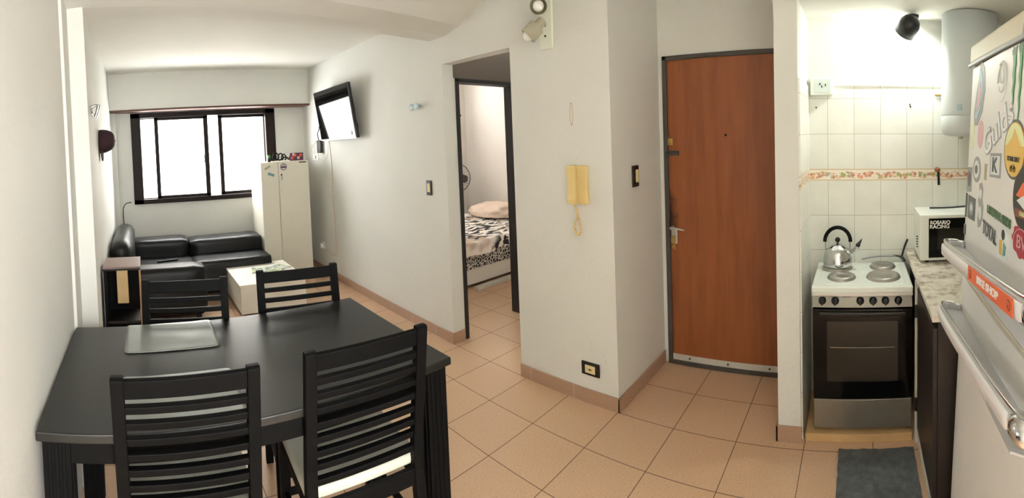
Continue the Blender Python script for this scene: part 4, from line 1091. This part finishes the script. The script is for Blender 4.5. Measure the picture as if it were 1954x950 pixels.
# yellow badge
cx, cz = X(1.092), 1.480
o = decal_poly('sticker', ell(cx, cz, .080, .077, 40), 's_dkgrey', lab='round yellow mountain badge'); decal_poly('inner', ell(cx, cz, .073, .070, 40), 's_yellow', o, .002)
decal_poly('inner_sky', [(cx+.068, cz+.010)]+[(cx+.070*math.cos(a), cz+.067*math.sin(a)) for a in [PI*(.08+.84*i_/14) for i_ in range(15)]]+[(cx-.068, cz+.010)], 's_lyellow', o, .0026)
decal_poly('mountain', [(cx+.060, cz+.005), (cx+.03, cz+.022), (cx+.015, cz+.030), (cx, cz+.052), (cx-.02, cz+.034), (cx-.04, cz+.018), (cx-.060, cz+.005)], 's_yellow', o, .0032)
decal_text(o, 'TOUR 2017', .017, cx, cz-.025, 's_black', 0, .0003, 1.1, .0034)
q = B()
for s in (-1, 1): tube(q, [(cx+s*.012+.007*math.cos(a), FY(cx)+.003, cz-.050+.007*math.sin(a)) for a in [i_/10*2*PI for i_ in range(11)]], .0010, 5)
tube(q, [(cx+.012, FY(cx)+.003, cz-.050), (cx+.004, FY(cx)+.003, cz-.040), (cx-.008, FY(cx)+.003, cz-.040), (cx-.012, FY(cx)+.003, cz-.050)], .001, 5, sm=False); fp('bicycle_mark', q, 's_black', o)
# dark round badge
cx, cz = X(.995), 1.368
o = decal_poly('sticker', ell(cx, cz, .088, .084, 40), 's_dkgrey', lab='round dark badge with orange bird'); decal_poly('inner', ell(cx, cz, .082, .078, 40), 's_black', o, .002)
decal_poly('orange_wing', [(cx+.062, cz+.0), (cx+.02, cz+.035), (cx-.03, cz+.05), (cx-.06, cz+.02), (cx-.02, cz+.012), (cx+.01, cz-.005)], 's_orange', o, .0028)
decal_poly('white_wing', [(cx+.055, cz-.012), (cx+.01, cz+.006), (cx-.03, cz+.002), (cx-.05, cz-.02), (cx, cz-.028)], 's_pale', o, .003)
decal_poly('ribbon', [(cx+.066, cz-.032), (cx-.066, cz-.028), (cx-.064, cz-.046), (cx+.062, cz-.052)], 's_brown', o, .003)
decal_text(o, 'CUSTOM', .014, cx, cz-.040, 's_lyellow', 0, .0003, 1.1, .0040)
# dark squares
o = decal_poly('sticker', [(X(1.60), 1.395), (X(1.530), 1.400), (X(1.525), 1.315), (X(1.60), 1.305)], 's_grey', lab='grey square sticker'); decal_poly('inner', ell(X(1.565), 1.355, .022, .026), 's_dkgrey', o, .002)
o = decal_poly('sticker', [(X(1.565), 1.300), (X(1.455), 1.300), (X(1.455), 1.225), (X(1.562), 1.218)], 's_dkgrey', lab='dark grey square sticker'); decal_poly('inner', ell(X(1.508), 1.260, .032, .024), 's_grey', o, .002)
decal_poly('inner', ell(X(1.508), 1.262, .016, .012), 's_pale', o, .0028)
decal_poly('sticker', [(X(1.612), 1.30), (X(1.59), 1.30), (X(1.59), 1.215), (X(1.612), 1.21)], 's_dkgrey', lab='thin dark sticker at door edge')
decal_poly('sticker', [(X(1.620), 1.185), (X(1.592), 1.187), (X(1.592), 1.150), (X(1.620), 1.148)], 's_dkgrey', lab='small dark sticker near the handle')
# grinning figure
o = decal_poly('sticker', [(X(1.415), 1.355), (X(1.385), 1.362), (X(1.365), 1.345), (X(1.368), 1.31), (X(1.352), 1.29), (X(1.358), 1.255), (X(1.375), 1.225), (X(1.405), 1.215), (X(1.418), 1.245), (X(1.402), 1.275), (X(1.420), 1.30), (X(1.405), 1.325)], 's_grey', lab='grey cartoon figure sticker')
decal_poly('inner', ell(X(1.39), 1.325, .014, .016), 's_pale', o, .002); decal_poly('inner', ell(X(1.385), 1.265, .016, .022), 's_pale', o, .002)
o = decal_text(fz, 'URKUPINA SEEDS', .032, X(1.192), 1.290, 's_dkgreen', -.03, .0012, .86); o['label'] = 'green lettering sticker'
o = decal_text(fz, 'TOTAL', .058, X(1.268), 1.228, 's_dkgrey', -.05, .0012, .78); o['label'] = 'dark grey lettering sticker'
o = decal_poly('sticker', [(X(1.170), 1.262), (X(1.145), 1.275), (X(1.115), 1.255), (X(1.095), 1.225), (X(1.105), 1.19), (X(1.135), 1.180), (X(1.165), 1.192), (X(1.178), 1.225)], 's_pale', lab='cartoon bottle figure sticker')
decal_poly('inner', ell(X(1.140), 1.250, .013, .014), 's_black', o, .002); decal_poly('inner', [(X(1.168), 1.232), (X(1.143), 1.236), (X(1.143), 1.195), (X(1.165), 1.193)], 's_yellow', o, .002)
decal_poly('inner', [(X(1.135), 1.232), (X(1.112), 1.224), (X(1.115), 1.200), (X(1.135), 1.194)], 's_teal', o, .002)
# red badge
cx, cz = X(1.005), 1.262
sc_ = [(cx+(.066+.004*math.cos(9*a))*math.cos(a), cz+(.040+.003*math.cos(9*a))*math.sin(a)) for a in [2*PI*i_/54 for i_ in range(54)]]
o = decal_poly('sticker', sc_, 's_red', lab='red scalloped badge'); decal_text(o, 'BV', .046, cx, cz-.004, 's_pink', 0, 0, 1.2, .003)
q = B(); tube(q, [(cx+.055*math.cos(a), FY(cx)+.003, cz-.012+.042*math.sin(a)) for a in [PI*i_/12 for i_ in range(13)]], .0012, 5); fp('arc_line', q, 's_pink', o)
# sticker on top cap
q = B(); prism(q, [(-.600+.055*math.cos(a), 1.768+.055*math.sin(a)) for a in [PI*i_/14 for i_ in range(15)]], 'y', -.0005, .0015); o = fp('sticker', q, 's_grey'); o['label'] = 'grey half round sticker on top'
# BIKE SHOP strip on the upper handle face
hy = .0855
q = B(); box(q, X(1.165), X(.81), hy, hy+.0015, 1.106, 1.144, .0005, m=0)
put_text(q, 'BIKE SHOP', .024, ((X(1.165)+X(.81))/2, hy+.0022, 1.125), (-1, 0, 0), (0, 0, 1), m=1, bold=.0008, sx=1.5)
for xx in (X(1.14), X(.835)):
    lathe(q, [(.0115, 0), (.0115, .0006)], (xx, hy+.0015, 1.125), (0, 1, 0), 18, 2); lathe(q, [(.008, .0006), (.008, .0012)], (xx, hy+.0015, 1.125), (0, 1, 0), 18, 0)
    prism(q, [(xx+.005, 1.120), (xx, 1.130), (xx-.005, 1.120)], 'y', hy+.0025, hy+.0032, m=2)
xm = (X(1.165)+X(.81))/2
bmesh.ops.rotate(q, cent=(xm, hy, 1.125), matrix=Matrix.Rotation(.10, 3, 'Y'), verts=q.verts); bmesh.ops.translate(q, vec=(0, 0, -.026-.10*xm), verts=q.verts)
o = fp('sticker', q, ['s_orange', 's_white', 's_brown'], fz, 'orange strip sticker on the upper handle')

# ---------------------------------------------------------------- camera
cam = bpy.data.cameras.new('camera'); co = bpy.data.objects.new('camera', cam); COL.objects.link(co)
F, XC, YC, TX, TY = 869.28, 271.4, 294.87, -.0031, -.0531
cam.type = 'PANO'; cam.panorama_type = 'CENTRAL_CYLINDRICAL'
cam.central_cylindrical_range_u_min = (0-XC)/F; cam.central_cylindrical_range_u_max = (1954-XC)/F
cam.central_cylindrical_range_v_min = (YC-950)/F; cam.central_cylindrical_range_v_max = YC/F
cam.central_cylindrical_radius = 1.0
cx_, sx_, cy_, sy_ = math.cos(TX), math.sin(TX), math.cos(TY), math.sin(TY)
R = Matrix(((1, 0, 0), (0, cx_, -sx_), (0, sx_, cx_))) @ Matrix(((cy_, 0, sy_), (0, 1, 0), (-sy_, 0, cy_)))
# camera local axes (x right, y up, -z forward) -> fitted frame (x, y forward, z up) -> world
base = Matrix(((1, 0, 0), (0, 0, -1), (0, 1, 0)))
co.matrix_world = Matrix.Translation((0, 0, 1.525)) @ (R.transposed() @ base).to_4x4()
cam.clip_start = .01
SC.camera = co

# ---------------------------------------------------------------- light
wd = bpy.data.worlds.new('sky'); SC.world = wd; wd.use_nodes = True
bg = wd.node_tree.nodes['Background']; bg.inputs[0].default_value = (.97, .975, .965, 1); bg.inputs[1].default_value = 8.8
def light(typ, name, loc, energy, col=(1, 1, 1), size=None, sizey=None, rot=None, tgt=None, portal=False, radius=None):
    l = bpy.data.lights.new(name, typ); l.energy = energy; l.color = col
    o = bpy.data.objects.new(name, l); COL.objects.link(o); o.location = loc
    if typ == 'AREA': l.shape = 'RECTANGLE'; l.size = size; l.size_y = sizey or size
    if radius is not None: l.shadow_soft_size = radius
    if tgt is not None: o.rotation_euler = (Vector(tgt)-Vector(loc)).to_track_quat('-Z', 'Y').to_euler()
    return o
light('AREA', 'window_daylight', (.78, 5.95, 1.7), 13, (1, .975, .94), 1.9, 1.3, tgt=(.78, 3.5, 1.2))
light('AREA', 'bedroom_daylight', (3.2, 5.8, 1.7), 7, (1, 1, .99), 1.4, 1.2, tgt=(3.3, 4, 1.0))
light('POINT', 'kitchen_bulb_light', LC+LD*.034, 6, (.97, 1, .93), radius=.02)
SC.view_settings.view_transform = 'Standard'; SC.view_settings.look = 'None'
SC.view_settings.exposure = 1.46; SC.view_settings.gamma = 1
SC.view_settings.use_curve_mapping = False
SC.cycles.max_bounces = 10; SC.cycles.diffuse_bounces = 6
SC.cycles.sample_clamp_indirect = 6
